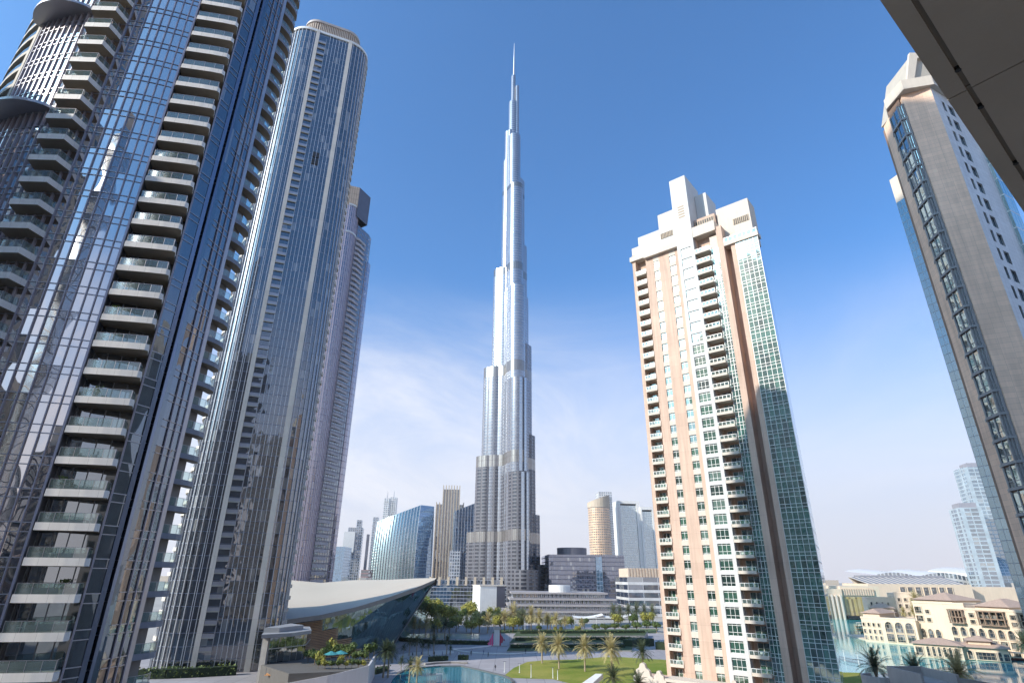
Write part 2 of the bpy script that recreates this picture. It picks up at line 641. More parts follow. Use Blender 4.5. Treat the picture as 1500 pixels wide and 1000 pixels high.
# right stack: wide slabs over the recess
ol = [p1(-22.6, -1.7), p1(-22.6, 0.2), p1(-22.9, 0.7), p1(-26, 1.15), p1(-29.5, 1.78), p1(-32.6, 2.35), p1(-33.3, 2.1), p1(-33.5, -1.7)]
rl = [p1(-22.8, -0.1), p1(-23.1, 0.62), p1(-25.7, 1.0), p1(-28.2, 1.44), p1(-30.6, 1.88), p1(-32.6, 2.24), p1(-33.2, 0.0)]
b1 = balcony(T1, ol, FL[4], 0.8, 1.05, rl)
rb = []
for k in range(5, 38):
    rb.append(copy_tree(b1, dz=FL[k] - FL[4]))
# right end wing with rounded balconies
mb = MB()
mb.prism([(-45.9, 77.0), (-45.62, 77.0), (-45.55, 77.7), (-45.85, 77.7)], 0, T1H)
mb.build('end_pier', M['alu'], T1)
ol = [(-46.4, 77.7), (-45.6, 77.7), (-45.15, 78.6), (-44.75, 79.8), (-44.75, 81.0), (-45.3, 82.2), (-46.2, 82.4)]
rl = [(-45.62, 77.8), (-45.22, 78.65), (-44.84, 79.8), (-44.84, 80.9), (-45.35, 82.1)]
b2 = balcony(T1, ol, FL[1], 0.7, 1.1, rl, mats=[plain('slate_panel', (0.20, 0.22, 0.27), 0.5), M['concrete'], plain('dim_soffit', (0.26, 0.21, 0.16), 0.7)])
for k in range(2, 40):
    copy_tree(b2, dz=FL[k] - FL[1])
# left end wing: one mesh of framed loggias seen from the side
mb = MB()
for a in (45, 23.2):
    mb.prism([p1(a + 0.7, 0.25), p1(a - 0.7, 0.25), p1(a - 0.7, -1.4), p1(a + 0.7, -1.4)], 0, T1H)
mb.build('loggia_pier', M['beige'], T1)
lo_, li_ = arc1(45, 23.2, 0.2, 4), arc1(45, 23.2, -1.4, 4)
ro_, ri_ = arc1(44.5, 24, 0.12, 4), arc1(44.5, 24, 0.06, 4)
m2 = MB()
m2.ring(lo_, li_, FL[20] - 0.75, FL[20])
lb = m2.build('loggia', M['beige'], T1)
m3 = MB()
m3.ring(ro_, ri_, FL[20], FL[20] + 1.0)
lr = m3.build('railing', M['rail'], lb)
lr.location = (0, 0, 0)
kid(lb, lr)
for k in range(21, 41):
    copy_tree(lb, dz=FL[k] - FL[20])

# ================================================================ slender glass tower with two cream pilasters
def fr_make(O, t):
    m_ = (-t[1], t[0])

    def f(s, m, z=0.0):
        return (O[0] + s * t[0] + m * m_[0], O[1] + s * t[1] + m * m_[1], z)
    return f


def rrect(f, s0, s1, m0, m1, r, n=9):
    """rounded rectangle outline, starting at the left end of the front edge, running left to right"""
    pts = []
    for (cs, cm, a0) in ((s1 - r, m0 + r, -90), (s1 - r, m1 - r, 0), (s0 + r, m1 - r, 90), (s0 + r, m0 + r, 180)):
        for i in range(n + 1):
            a = R(a0 + 90 * i / n)
            pts.append(f(cs + r * math.cos(a), cm + r * math.sin(a))[:2])
    return pts


M['t2_glass'] = facade('deep_blue_glass', (0.018, 0.026, 0.038), (0.2, 0.22, 0.28), pw=1.65, ph=3.6, fh=0.05, refl=0.16, tilt=0.007, wav=0.05,
                       vary=0.5, tint=(0.92, 0.92, 0.95), blinds=0.06, rough=0.02)
H2, O2 = 264.0, (-93.0, 190.0)
f2 = fr_make(O2, (0.92, 0.39))
T2 = thing('slender_glass_tower', (-85, 200, 0), 'slim dark blue glass tower with rounded corners, two cream pilasters and a ribbed crown', 'tower')
SL, SR_, DM, RC = -12.0, 24.0, 30.0, 9.0
out2 = rrect(f2, SL, SR_, 0, DM, RC)
mb = MB()
mb.wall(out2, 0, H2, closed=True)
mb.cap(out2, H2, 1)
mb.build('curtain_wall', [M['t2_glass'], M['concrete']], T2)
# vertical fins on the straight front and both rounded corners
mb = MB()


def fin2(s, m, nx, nm, d=0.38, w=0.15):
    tx, tm = -nm, nx
    q = [f2(s + tx * w / 2, m + tm * w / 2)[:2], f2(s - tx * w / 2, m - tm * w / 2)[:2],
         f2(s - tx * w / 2 + nx * d, m - tm * w / 2 + nm * d)[:2], f2(s + tx * w / 2 + nx * d, m + tm * w / 2 + nm * d)[:2]]
    mb.prism(q, 0.5, H2)


for i in range(6):
    fin2(5.6 + 1.45 * i, 0, 0, -1)
for i in range(2):
    fin2(-2.9 + 1.45 * i, 0, 0, -1)
for i in range(8):
    for cs, a in ((SL + RC, 190 + 11 * i), (SR_ - RC, 278 + 11 * i)):
        fin2(cs + RC * math.cos(R(a)), RC + RC * math.sin(R(a)), math.cos(R(a)), math.sin(R(a)))
mb.build('fin', plain('bright_fin_metal', (0.66, 0.66, 0.68), 0.35, 0.05, 0.2, 0.2), T2)
for s0, s1, zt in ((-0.75, 0.75, H2 + 0.6), (14.0, 15.7, H2 + 0.6)):
    mb = MB()
    mb.box(s0, s1, -0.75, 0.3, 0, zt, 0, f2)
    mb.build('pilaster', M['pilaster'], T2)
# loggias between pilaster and glass
mb = MB()
mb.box(0.8, 4.2, 0.06, 0.5, 0, H2, 0, f2)
mb.build('loggia_back', M['dark'], T2)
m2 = MB()
z = 6.0
m2.box(0.75, 4.2, -0.5, 0.1, z - 0.35, z, 0, f2)
lg = m2.build('loggia', M['beige'], T2)
m3 = MB()
m3.box(0.85, 4.15, -0.46, -0.43, z + 0.002, z + 1.0, 0, f2)
m3.bar(f2(0.85, -0.45, z + 1.0), f2(4.15, -0.45, z + 1.0), 0.09, 0.09, 0)
m3.bar(f2(4.2, -0.3, z - 0.3), f2(4.2, -0.3, z + 3.2), 0.14, 0.4, 0)
lr2 = m3.build('railing', M['alu'], lg)
lr2.location = (0, 0, 0)
kid(lg, lr2)
for k in range(1, 71):
    copy_tree(lg, dz=3.6 * k)
# balconies round the left flank
A2 = [R(a) for a in (172, 180, 188, 196, 203)]
cs, cm = SL + RC, RC


def flank(z):
    o = [f2(SL, 20, 0)[:2]] + [f2(cs + (RC + 1.15 - 0.18 * i) * math.cos(a), cm + (RC + 1.15 - 0.18 * i) * math.sin(a))[:2] for i, a in enumerate(A2)]
    i_ = [f2(SL + 0.4, 20, 0)[:2]] + [f2(cs + (RC - 0.1) * math.cos(a), cm + (RC - 0.1) * math.sin(a))[:2] for a in A2]
    o[0] = f2(SL - 1.2, 20, 0)[:2]
    return o, i_


o_, i_ = flank(0)
m2 = MB()
m2.ring(o_, i_, 5.0, 6.1)
fb = m2.build('balcony', plain('warm_white_panel', (0.66, 0.60, 0.52), 0.6, 0.06, 0.3), T2)
for k in range(1, 72):
    copy_tree(fb, dz=3.6 * k)
mb = MB()
A3 = [R(a) for a in (-20, -10, 0, 8)]
for k in range(72):
    z = 6 + 3.6 * k
    o_ = [f2(SR_ - RC + (RC + 0.9 * min(1, i * 0.6)) * math.cos(a), RC + (RC + 0.9 * min(1, i * 0.6)) * math.sin(a))[:2] for i, a in enumerate(A3)]
    i_ = [f2(SR_ - RC + (RC - 0.1) * math.cos(a), RC + (RC - 0.1) * math.sin(a))[:2] for a in A3]
    mb.ring(o_, i_, z - 0.9, z + 0.2)
tag(mb.build('flank_balconies', M['beige'], T2), kind='stuff')
# rims and ribbed crown
mb = MB()
rim_o, rim_i = rrect(f2, SL - 0.5, SR_ + 0.5, -0.5, DM + 0.5, RC + 0.5), rrect(f2, SL + 0.6, SR_ - 0.6, 0.6, DM - 0.6, RC - 0.6)
n = len(rim_o)
mb.ring(rim_o + rim_o[:1], rim_i + rim_i[:1], H2, H2 + 1.3)
mb.build('roof_rim', M['alu_white'], T2)
cr = rrect(f2, -6.0, 19.0, 4.0, 25.0, 6.0)
mb = MB()
mb.prism(cr, H2, H2 + 11.0)
mb.build('crown_wall', plain('crown_brown', (0.2, 0.15, 0.12), 0.7), T2)
mb = MB()
for a, b in zip(cr, cr[1:] + cr[:1]):
    L = math.hypot(b[0] - a[0], b[1] - a[1])
    k = max(1, int(L / 0.8))
    for i in range(k):
        x, y = a[0] + (b[0] - a[0]) * i / k, a[1] + (b[1] - a[1]) * i / k
        mb.box(x - 0.2, x + 0.2, y - 0.2, y + 0.2, H2 + 0.02, H2 + 11)
mb.build('crown_louvre', plain('tan_louvre', (0.50, 0.42, 0.35), 0.6), T2)
mb = MB()
c2 = rrect(f2, -6.6, 19.6, 3.4, 25.6, 6.6)
c3 = rrect(f2, -5.0, 18.0, 5.0, 24.0, 5.0)
mb.ring(c2 + c2[:1], c3 + c3[:1], H2 + 11.0, H2 + 12.3)
mb.build('crown_rim', plain('grey_crown_rim', (0.42, 0.38, 0.36), 0.5), T2)
# four panes standing open high up
for i in range(2):
    for j in range(2):
        mb = MB()
        mb.box(7.15 + 1.45 * i, 8.35 + 1.45 * i, -0.5, -0.05, 189 + 3.6 * j, 191.6 + 3.6 * j, 0, f2)
        mb.build('open_window', M['dark'], T2)
M['canopy'] = plain('grey_white_canopy', (0.30, 0.30, 0.31), 0.5, 0.06, 0.3)
# pointed entrance podium at the right foot, under a sweeping white canopy
PX = [at(437, 962, 178), at(452, 945, 186)]
pod = [at(392, 925, 176), at(452, 912, 188), at(458, 912, 205), at(400, 912, 205)]
pod = [(p.x, p.y) for p in pod]
mb = MB()
mb.wall([pod[0], pod[1], pod[2]], 0, 11.0)
mb.build('podium_glazing', facade('podium_glass', (0.02, 0.035, 0.035), (0.5, 0.52, 0.5), pw=2.2, ph=4, fw=0.03, fh=0.06, refl=0.25, blinds=0.1), T2)
ca = [at(385, 918, 172), at(430, 916, 178), at(458, 910, 187), at(455, 908, 200), at(395, 905, 200)]
ca = [(p.x, p.y) for p in ca]
mb = MB()
mb.prism(ca, 11.2, 12.1)
mb.build('canopy', M['canopy'], T2)
mb = MB()
mb.prism([(pod[0][0] - .8, pod[0][1] - 0.6), (pod[0][0] + .8, pod[0][1] - 0.6), (pod[0][0] + .8, pod[0][1] + .8), (pod[0][0] - .8, pod[0][1] + .8)], 0, 11)
mb.build('column', M['concrete'], T2)
a_, b_ = at(388, 912, 178), at(418, 898, 189)
mb = MB()
mb.prism([(a_.x, a_.y), (a_.x + 4, a_.y + 1), (b_.x + 6, b_.y), (b_.x, b_.y + 6)], 12.1, 13.3)
mb.build('canopy_fin', M['canopy'], T2)

# ================================================================ purple tower behind
M['t3_glass'] = facade('mauve_glass', (0.10, 0.085, 0.11), (0.40, 0.36, 0.42), pw=1.6, ph=3.6, fw=0.22, fh=0.12, refl=0.30, tilt=0.006, vary=0.5,
                       tint=(0.9, 0.85, 0.95), blinds=0.25)
T3 = thing('mauve_tower', (-100, 312, 0), 'mauve tower half hidden behind the slim blue glass tower, rippled balconies on its dark side', 'tower')
f3 = fr_make((-112.0, 297.0), (0.94, 0.34))
mb = MB()
lob = rrect(f3, -8, 14.2, 0, 18, 7)
mb.wall(lob, 0, 246, closed=True)
mb.cap(lob, 246, 1)
mb.build('curtain_wall', [M['t3_glass'], M['concrete']], T3)
mb = MB()
side3 = [f3(13.0, 6)[:2], f3(14.6, 5.5)[:2], f3(22.6, 14.5)[:2], f3(24.6, 19)[:2], f3(20, 26)[:2], f3(8, 22)[:2]]
mb.prism(side3, 0, 236)
mb.build('side_wall', facade('plum_glass', (0.05, 0.045, 0.06), (0.2, 0.19, 0.22), pw=2.0, ph=3.6, fw=0.25, fh=0.2, refl=0.2, blinds=0.1), T3)
mb = MB()
mb.prism([f3(23, 15.5)[:2], f3(24.4, 15.5)[:2], f3(26.2, 19)[:2], f3(23, 23)[:2]], 0, 216)
mb.build('stair_shaft', M['t3_glass'], T3)
mb = MB()
cb = [f3(1, 1.5)[:2], f3(12.6, 1.5)[:2], f3(20.5, 10)[:2], f3(16, 16)[:2], f3(1, 14)[:2]]
mb.wall(cb[:2], 246, 262, 0)
mb.wall(cb[1:] + cb[:1], 240, 262, 1)
mb.cap(cb, 262, 2)
mb.build('crown', [plain('bronze_louvre', (0.46, 0.36, 0.28), 0.5, 0.1, 0.2, 0.2, joint=(1.4, 4, 0.4)), M['alu_dark'], M['concrete']], T3)
mb = MB()
for z in (246.2, 226):
    lo2 = rrect(f3, -8.4, 14.6, -0.4, 18.4, 7.4)
    mb.ring(lo2[:10], rrect(f3, -7.5, 13.7, 0.5, 17.5, 6.5)[:10], z, z + 1.2)
mb.build('roof_rim', M['alu_white'], T3)
m2 = MB()
wave = [f3(14.5, 5.3)[:2], f3(17, 6.4)[:2], f3(19.6, 10.2)[:2], f3(21.2, 12.4)[:2]]
wavi = [f3(15.2, 6.5)[:2], f3(17, 8.6)[:2], f3(19.6, 11.4)[:2], f3(21.2, 13.4)[:2]]
m2.ring(wave, wavi, 20, 21.4)
wb = m2.build('balcony', plain('pale_mauve_panel', (0.42, 0.39, 0.42), 0.6), T3)
for k in range(1, 58):
    copy_tree(wb, dz=3.6 * k)
mb = MB()
for i in range(9):
    a = R(-95 + 10 * i)
    x, y = f3(7.2 + 7 * math.cos(a), 7 + 7 * math.sin(a))[:2]
    mb.box(x - .2, x + .2, y - .35, y + .2, 0, 246)
for i in range(7):
    x, y = f3(-1 + 1.4 * i, 0)[:2]
    mb.box(x - .15, x + .15, y - .3, y + .2, 0, 246)
mb.build('fin', plain('mauve_fin', (0.46, 0.40, 0.46), 0.4, 0.06, 0.2, 0.3), T3)

# ================================================================ the supertall stepped skyscraper
BX, BY = -1.0, 652.0
f_b = dict(pw=1.3, ph=3.7, tilt=0.004, wav=0.02, vary=0.4, blinds=0.0, rough=0.2, fbump=0.4)
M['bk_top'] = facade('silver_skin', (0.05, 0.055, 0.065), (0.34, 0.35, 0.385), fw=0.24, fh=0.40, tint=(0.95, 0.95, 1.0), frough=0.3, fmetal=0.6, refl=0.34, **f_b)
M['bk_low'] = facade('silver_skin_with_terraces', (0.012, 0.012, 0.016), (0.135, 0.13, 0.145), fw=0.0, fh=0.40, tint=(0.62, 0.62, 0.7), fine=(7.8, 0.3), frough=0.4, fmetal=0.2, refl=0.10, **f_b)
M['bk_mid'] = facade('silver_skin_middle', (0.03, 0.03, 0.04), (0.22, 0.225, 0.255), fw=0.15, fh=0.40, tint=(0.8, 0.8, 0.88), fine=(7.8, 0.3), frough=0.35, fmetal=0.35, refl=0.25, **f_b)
M['bk_band'] = plain('bronze_mechanical_louvre', (0.34, 0.31, 0.29), 0.26, 0.08, 0.1, 0.85, joint=(2.6, 30, 0.5))
M['bk_blue'] = facade('blue_nose_glass', (0.05, 0.07, 0.1), (0.5, 0.53, 0.58), pw=2.4, ph=3.7, fw=0.06, fh=0.12, refl=0.5, rough=0.05, tint=(0.85, 0.92, 1.0), blinds=0)
BK = thing('stepped_skyscraper', (BX, BY, 0), 'silver needle-like supertall skyscraper stepping back in tiers up to a thin spire', 'skyscraper')


def stadium(ang, L, w, r, scal=0.0):
    """wing outline from the core out to L along ang: scalloped flanks and a round nose"""
    d = (math.cos(R(ang)), math.sin(R(ang)))
    n = (-d[1], d[0])
    q = []

    def P(s, t):
        q.append((BX + d[0] * s + n[0] * t, BY + d[1] * s + n[1] * t))
    Lc = max(L - r, 0.5)
    bays = max(1, int(Lc / 8.5))
    pts = []
    for b in range(bays):
        for i in range(12):
            pts.append((Lc * (b + i / 12) / bays, -(w + scal * abs(math.sin(math.pi * i / 12)))))
    for s, t in pts:
        P(s, t)
    for i in range(49):
        a = R(-90 + 180 * i / 48)
        P(Lc + r * math.cos(a), w * math.sin(a))
    for s, t in reversed(pts):
        P(s, -t)
    return q


def tier(ang, L, w, z0, z1, name='tier', scal=1.3, band=True, mat=None):
    q = stadium(ang, L, w, min(w, L), scal)
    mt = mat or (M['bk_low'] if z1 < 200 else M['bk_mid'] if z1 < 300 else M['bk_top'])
    m2 = MB()
    zb_ = z1 - (14 if z1 < 450 else 7) if band else z1
    # belts of louvres run round the whole tower at the plant floors
    belts = [(b0, b1) for b0, b1 in ((62, 73), (143, 156), (251, 264.5), (391, 402), (520, 527)) if b0 > z0 and b1 <= z1 + 1]
    cuts, z = [], z0
    for b0, b1 in belts:
        cuts += [(z, b0, 0), (b0, b1, 1)]
        z = b1
    if z < z1:
        cuts.append((z, z1, 0))
    for a, b, k in cuts:
        m2.wall(q, a, b, k, closed=True)
    m2.cap(q, z1, 2)
    return m2.build(name, [mt, M['bk_band'], M['steel']], BK)


AW, BW, CW = 166, -72, 46
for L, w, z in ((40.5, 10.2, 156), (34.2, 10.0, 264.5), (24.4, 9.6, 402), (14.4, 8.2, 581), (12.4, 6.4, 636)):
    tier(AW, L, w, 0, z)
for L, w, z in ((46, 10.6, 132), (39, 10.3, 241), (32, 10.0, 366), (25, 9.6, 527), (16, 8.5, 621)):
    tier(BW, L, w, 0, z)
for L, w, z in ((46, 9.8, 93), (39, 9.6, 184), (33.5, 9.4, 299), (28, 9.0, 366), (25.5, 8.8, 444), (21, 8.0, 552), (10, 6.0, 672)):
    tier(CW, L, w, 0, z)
for r, z0, z1 in ((6.6, 560, 693), (3.4, 690, 748)):
    q = [(BX - 0.4 + r * math.cos(2 * math.pi * i / 20), BY + r * math.sin(2 * math.pi * i / 20)) for i in range(20)]
    m2 = MB()
    m2.prism(q, z0, z1, 0, 1)
    m2.build('core', [M['bk_top'], M['steel']], BK)
q = [(BX + 5.6 + 2.8 * math.cos(2 * math.pi * i / 14), BY - 2 + 2.8 * math.sin(2 * math.pi * i / 14)) for i in range(14)]
m2 = MB()
m2.prism(q, 600, 725, 0, 1)
m2.build('core', [M['bk_top'], M['steel']], BK)
m2 = MB()
m2.tube((BX + 0.5, BY, 745), (BX + 0.5, BY, 790), 1.7, 1.3, 10)
m2.tube((BX + 0.5, BY, 790), (BX + 0.5, BY, 820), 1.2, 0.4, 10)
m2.build('spire', M['steel'], BK)
# clear glass nose strips on the front wing and thin vertical steel ribs
d = (math.cos(R(BW)), math.sin(R(BW)))
n = (-d[1], d[0])
m2 = MB()
for L, zt, z0 in ((46, 131, 10), (39, 240, 132)):
    for t0, t1 in ((-2.4, 1.0), (3.6, 6.6)):
        s = L + 0.25
        pts = []
        for t in (t0, (t0 + t1) / 2, t1):
            s_ = L - 10 + 10.6 * math.sqrt(max(0, 1 - (t / 10.6) ** 2)) + 0.35
            pts.append((BX + d[0] * s_ + n[0] * t, BY + d[1] * s_ + n[1] * t))
        m2.wall(pts, z0, zt)
m2.build('glass_nose', M['bk_blue'], BK)
# low wing blocks and podium at the foot
m2 = MB()
tier(AW - 10, 52, 10, 0, 73)
tier(BW + 4, 58, 12, 0, 34, mat=M['bk_low'])
tier(CW - 20, 50, 11, 0, 40, mat=M['bk_low'])

# ================================================================ peach apartment tower, centre right
C_ = thing('peach_apartment_tower', (55, 148, 0), 'peach and white apartment tower with green windows and stacked white balconies, right of centre', 'tower')
OC, aC = (37.65, 154.0), 40.0
fC = fr_make(OC, (math.cos(R(aC)), -math.sin(R(aC))))
M['c_glass'] = facade('green_window_glass', (0.03, 0.085, 0.055), (0.72, 0.72, 0.7), pw=50, ph=3.4, v0=1.0, refl=0.22, tilt=0.010, wav=0.02, vary=0.75, tint=(0.9, 1.0, 0.97), blinds=0.15,
                      blind_col=(0.2, 0.3, 0.25))
M['c_curt'] = facade('green_curtain_glass', (0.04, 0.13, 0.10), (0.74, 0.76, 0.74), pw=1.18, ph=3.4, v0=1.0, refl=0.30, tilt=0.006, wav=0.03, vary=0.7, tint=(0.88, 1.0, 0.98), blinds=0.10,
                     blind_col=(0.14, 0.26, 0.20))
M['c_white'] = plain('bluish_white_render', (0.58, 0.58, 0.565), 0.75, 0.04, 0.2, 0, 0.03, 0.05)
HC, NF = 118.0, 34
ZF = [3.4 * k + 1.35 for k in range(NF + 1)]          # floor levels


def pier(s0, s1, m0, z0, z1, mat, depth=4.0, name='wall', parent=C_, f=fC):
    m2 = MB()
    m2.box(s0, s1, m0, m0 + depth, z0, z1, 0, f)
    return m2.build(name, M[mat], parent)


def win_strip(s0, s1, m0, ks, mat, sill=0.55, head=2.7, deep=0.28, name='wall', parent=C_, f=fC, zf=None, z0=0, z1=None):
    """wall strip with a real opening on every floor"""
    zf = zf or ZF
    m2 = MB()
    lo = z0
    for k in ks:
        m2.box(s0, s1, m0, m0 + 3, lo, zf[k] + sill, 0, f)
        m2.face([f(s0, m0, zf[k] + sill), f(s0, m0 + deep, zf[k] + sill), f(s0, m0 + deep, zf[k] + head), f(s0, m0, zf[k] + head)], None, 0)
        m2.face([f(s1, m0, zf[k] + sill), f(s1, m0 + deep, zf[k] + sill), f(s1, m0 + deep, zf[k] + head), f(s1, m0, zf[k] + head)], None, 0)
        lo = zf[k] + head
    m2.box(s0, s1, m0, m0 + 3, lo, z1, 0, f)
    return m2.build(name, M[mat], parent)


def window(s0, s1, m0, z, h, nx, rows, parent, f, glass, framem, bw=0.09):
    m2 = MB()
    m2.face([f(s0, m0, z), f(s1, m0, z), f(s1, m0, z + h), f(s0, m0, z + h)], [(s0, z), (s1, z), (s1, z + h), (s0, z + h)], 0)
    for i in range(nx + 1):
        s = s0 + (s1 - s0) * i / nx
        m2.box(max(s0, s - bw / 2), min(s1, s + bw / 2), m0 - 0.07, m0 - 0.004, z, z + h, 1, f)
    for r_ in rows:
        m2.box(s0, s1, m0 - 0.08, m0 - 0.003, z + h * r_ - bw / 2, z + h * r_ + bw / 2, 1, f)
    return m2.build('window', [glass, framem], parent)


ks = list(range(1, NF))
# white shaft rises above the roof
pier(0.0, 1.08, 0.0, 0, 121, 'peach')
pier(4.5, 7.05, 0.0, 0, HC, 'peach')
win_strip(7.05, 8.75, 0.0, ks, 'cream', z1=HC)
pier(8.75, 12.1, 0.0, 0, HC, 'peach')
win_strip(12.1, 14.0, 0.0, ks, 'cream', z1=HC)
pier(14.0, 15.4, 0.0, 0, HC, 'peach')
m2 = MB()
lo = 0
pier(15.4, 16.4, -1.2, 0, 141.5, 'c_white', 6, 'shaft_wall')
pier(19.5, 20.4, -1.2, 0, 141.5, 'c_white', 6, 'shaft_wall')
win_strip(16.4, 19.5, -1.2, ks, 'c_white', sill=0.35, head=2.85, z1=141.5, name='shaft_wall')
m2.box(15.4, 20.4, 4.8, 9.0, 0, 141.4, 0, fC)
m2.build('shaft_wall', M['c_white'], C_)
m2 = MB()
for i in range(5):
    m2.box(17.0, 19.0, -1.24, -1.19, 127 + 0.9 * i, 127.5 + 0.9 * i, 0, fC)
m2.build('vent_grille', M['soffit'], C_)
for s0, s1, m0, nx, sill, head, rows in ((7.05, 8.75, 0.28, 2, 0.55, 2.7, (0.03, 0.16, 0.80, 0.97)), (12.1, 14.0, 0.28, 2, 0.55, 2.7, (0.03, 0.16, 0.80, 0.97)),
                                         (16.4, 19.5, -0.92, 3, 0.35, 2.85, (0.02, 0.30, 0.86, 0.98))):
    w0 = window(s0, s1, m0, ZF[1] + sill, head - sill, nx, rows, C_, fC, M['c_glass'], M['alu_white'])
    for k in ks[1:]:
        copy_tree(w0, dz=ZF[k] - ZF[1])
# the window copies share a mesh, so their glass varies with the object's place: see material below
# left balcony recess
pier(1.08, 4.5, 1.9, 0, HC + 1, 'peach', 3, 'recess_wall')


def c_balc(s0, s1, m0, m1, k, parent, f, door):
    z = ZF[k]
    m2 = MB()
    m2.box(s0, s1, m0, m1, z - 0.38, z, 0, f)
    m2.box(s0, s1, m0, m0 + 0.12, z + 0.003, z + 0.30, 0, f)
    b = m2.build('balcony', M['cream'], parent)
    m3 = MB()
    n_ = 4
    for i in range(n_ + 1):
        s = s0 + 0.06 + (s1 - s0 - 0.12) * i / n_
        m3.box(s - 0.06, s + 0.06, m0, m0 + 0.11, z + 0.31, z + 1.05, 0, f)
    m3.box(s0, s1, m0 - 0.01, m0 + 0.13, z + 1.05, z + 1.16, 0, f)
    for mm in (m0 + (m1 - m0) * 0.5,):
        m3.box(s1 - 0.1, s1, mm - .05, mm + .05, z + 0.003, z + 1.05, 0, f)
    m3.box(s1 - 0.1, s1, m0 + 0.13, m1, z + 1.05, z + 1.15, 0, f)
    r_ = m3.build('railing', M['alu_white'], b)
    r_.location = (0, 0, 0)
    m4 = MB()
    m4.face([f(s0, m0 + 0.06, z + 0.31), f(s1, m0 + 0.06, z + 0.31), f(s1, m0 + 0.06, z + 1.05), f(s0, m0 + 0.06, z + 1.05)])
    g_ = m4.build('railing_glass', M['rail'], b)
    g_.location = (0, 0, 0)
    m5 = MB()
    a0, a1, mb_ = door
    m5.face([f(a0, mb_, z + 0.05), f(a1, mb_, z + 0.05), f(a1, mb_, z + 2.5), f(a0, mb_, z + 2.5)], [(a0, z), (a1, z), (a1, z + 2.5), (a0, z + 2.5)], 0)
    for s in (a0, (a0 + a1) / 2, a1):
        m5.box(s - 0.06, s + 0.06, mb_ - 0.06, mb_ - 0.004, z + 0.05, z + 2.5, 1, f)
    d_ = m5.build('door', [M['c_glass'], M['alu_white']], b)
    d_.location = (0, 0, 0)
    kid(b, r_, g_, d_)
    return b


b0 = c_balc(1.08, 4.5, -0.25, 1.9, 1, C_, fC, (1.3, 3.2, 1.88))
for k in ks[1:]:
    c = copy_tree(b0, dz=ZF[k] - ZF[1])
# right balcony stack
pier(20.4, 24.6, 1.6, 0, HC + 1, 'peach', 3, 'recess_wall')
pier(20.4, 20.75, 0.0, 0, HC + 1, 'peach', 2, 'recess_wall')
b1 = c_balc(20.45, 24.6, -1.2, 1.6, 1, C_, fC, (21.6, 24.2, 1.58))
for k in ks[1:33]:
    copy_tree(b1, dz=ZF[k] - ZF[1])


# things left on some balconies: chairs and tables
def clutter(s, m, k, kind):
    z = ZF[k]
    m2 = MB()
    if kind == 0:
        m2.box(s - .3, s + .3, m - .3, m + .3, z + .40, z + .48, 0, fC)
        m2.box(s - .3, s + .3, m + .24, m + .3, z + .48, z + .95, 0, fC)
        for a in (-.26, .26):
            for b in (-.26, .26):
                m2.box(s + a - .03, s + a + .03, m + b - .03, m + b + .03, z, z + .4, 0, fC)
    else:
        m2.tube(fC(s, m, z + .66), fC(s, m, z + .72), .42, .42, 12)
        m2.tube(fC(s, m, z), fC(s, m, z + .66), .05, .05, 6)
        m2.tube(fC(s, m, z), fC(s, m, z + .04), .25, .2, 10)
    return m2


# curtain glazing between stack and pier, and the glazed right end
def curtain(s0, s1, m0, z0, z1, n_, parent=C_, f=fC):
    m2 = MB()
    m2.wall([f(s0, m0)[:2], f(s1, m0)[:2]], z0, z1, 0, u0=s0)
    m2.build('curtain_wall', M['c_curt'], parent)
    m3 = MB()
    for i in range(n_ + 1):
        s = s0 + (s1 - s0) * i / n_
        m3.box(s - 0.05, s + 0.05, m0 - 0.1, m0 - 0.002, z0, z1, 0, f)
    for zz in ZF:
        for dzz in (0.0, 0.75, 2.35):
            if z0 < zz + dzz < z1:
                m3.box(s0, s1, m0 - 0.11, m0 - 0.003, zz + dzz - 0.05, zz + dzz + 0.05, 0, f)
    m3.build('mullion_grid', M['alu_white'], parent)


curtain(24.6, 27.0, 0.35, 0, 114, 3)
curtain(31.7, 37.6, -0.3, 0, 113, 5)
pier(24.6, 27.0, 0.4, 114, 118, 'cream', 3)
pier(27.0, 28.6, -0.7, 0, 120, 'peach', 5)
pier(28.6, 30.3, 2.6, 0, 114, 'peach', 3, 'recess_wall')
pier(30.3, 31.7, -0.1, 0, 114, 'peach', 5)
# right flank: narrow black glazing running back almost in line with the eye
m2 = MB()
A, B = fC(37.6, -0.3), (fC(37.6, -0.3)[0] + 11.5, fC(37.6, -0.3)[1] + 21)
m2.wall([A[:2], B[:2]], 0, 113)
m2.build('flank_glazing', facade('dark_flank_glass', (0.015, 0.02, 0.025), (0.5, 0.5, 0.5), pw=1.4, ph=3.4, fw=0.07, fh=0.1, refl=0.2, blinds=0.05), C_)
# body
m2 = MB()
body = [fC(0.05, 1)[:2], fC(0.05, 24)[:2], (B[0] - 4, B[1] + 2), (B[0] - 0.4, B[1]), (A[0] - 0.5, A[1] + 0.5), fC(32, 3)[:2], fC(32, 4.6)[:2], fC(0.6, 4.6)[:2]]
m2.prism(body, 0, 112.8)
m2.build('core_wall', M['peach'], C_)
# parapets, cornices and roof blocks
def blk(s0, s1, m0, m1, z0, z1, mat, name):
    m2 = MB()
    m2.box(s0, s1, m0, m1, z0, z1, 0, fC)
    return m2.build(name, M[mat], C_)


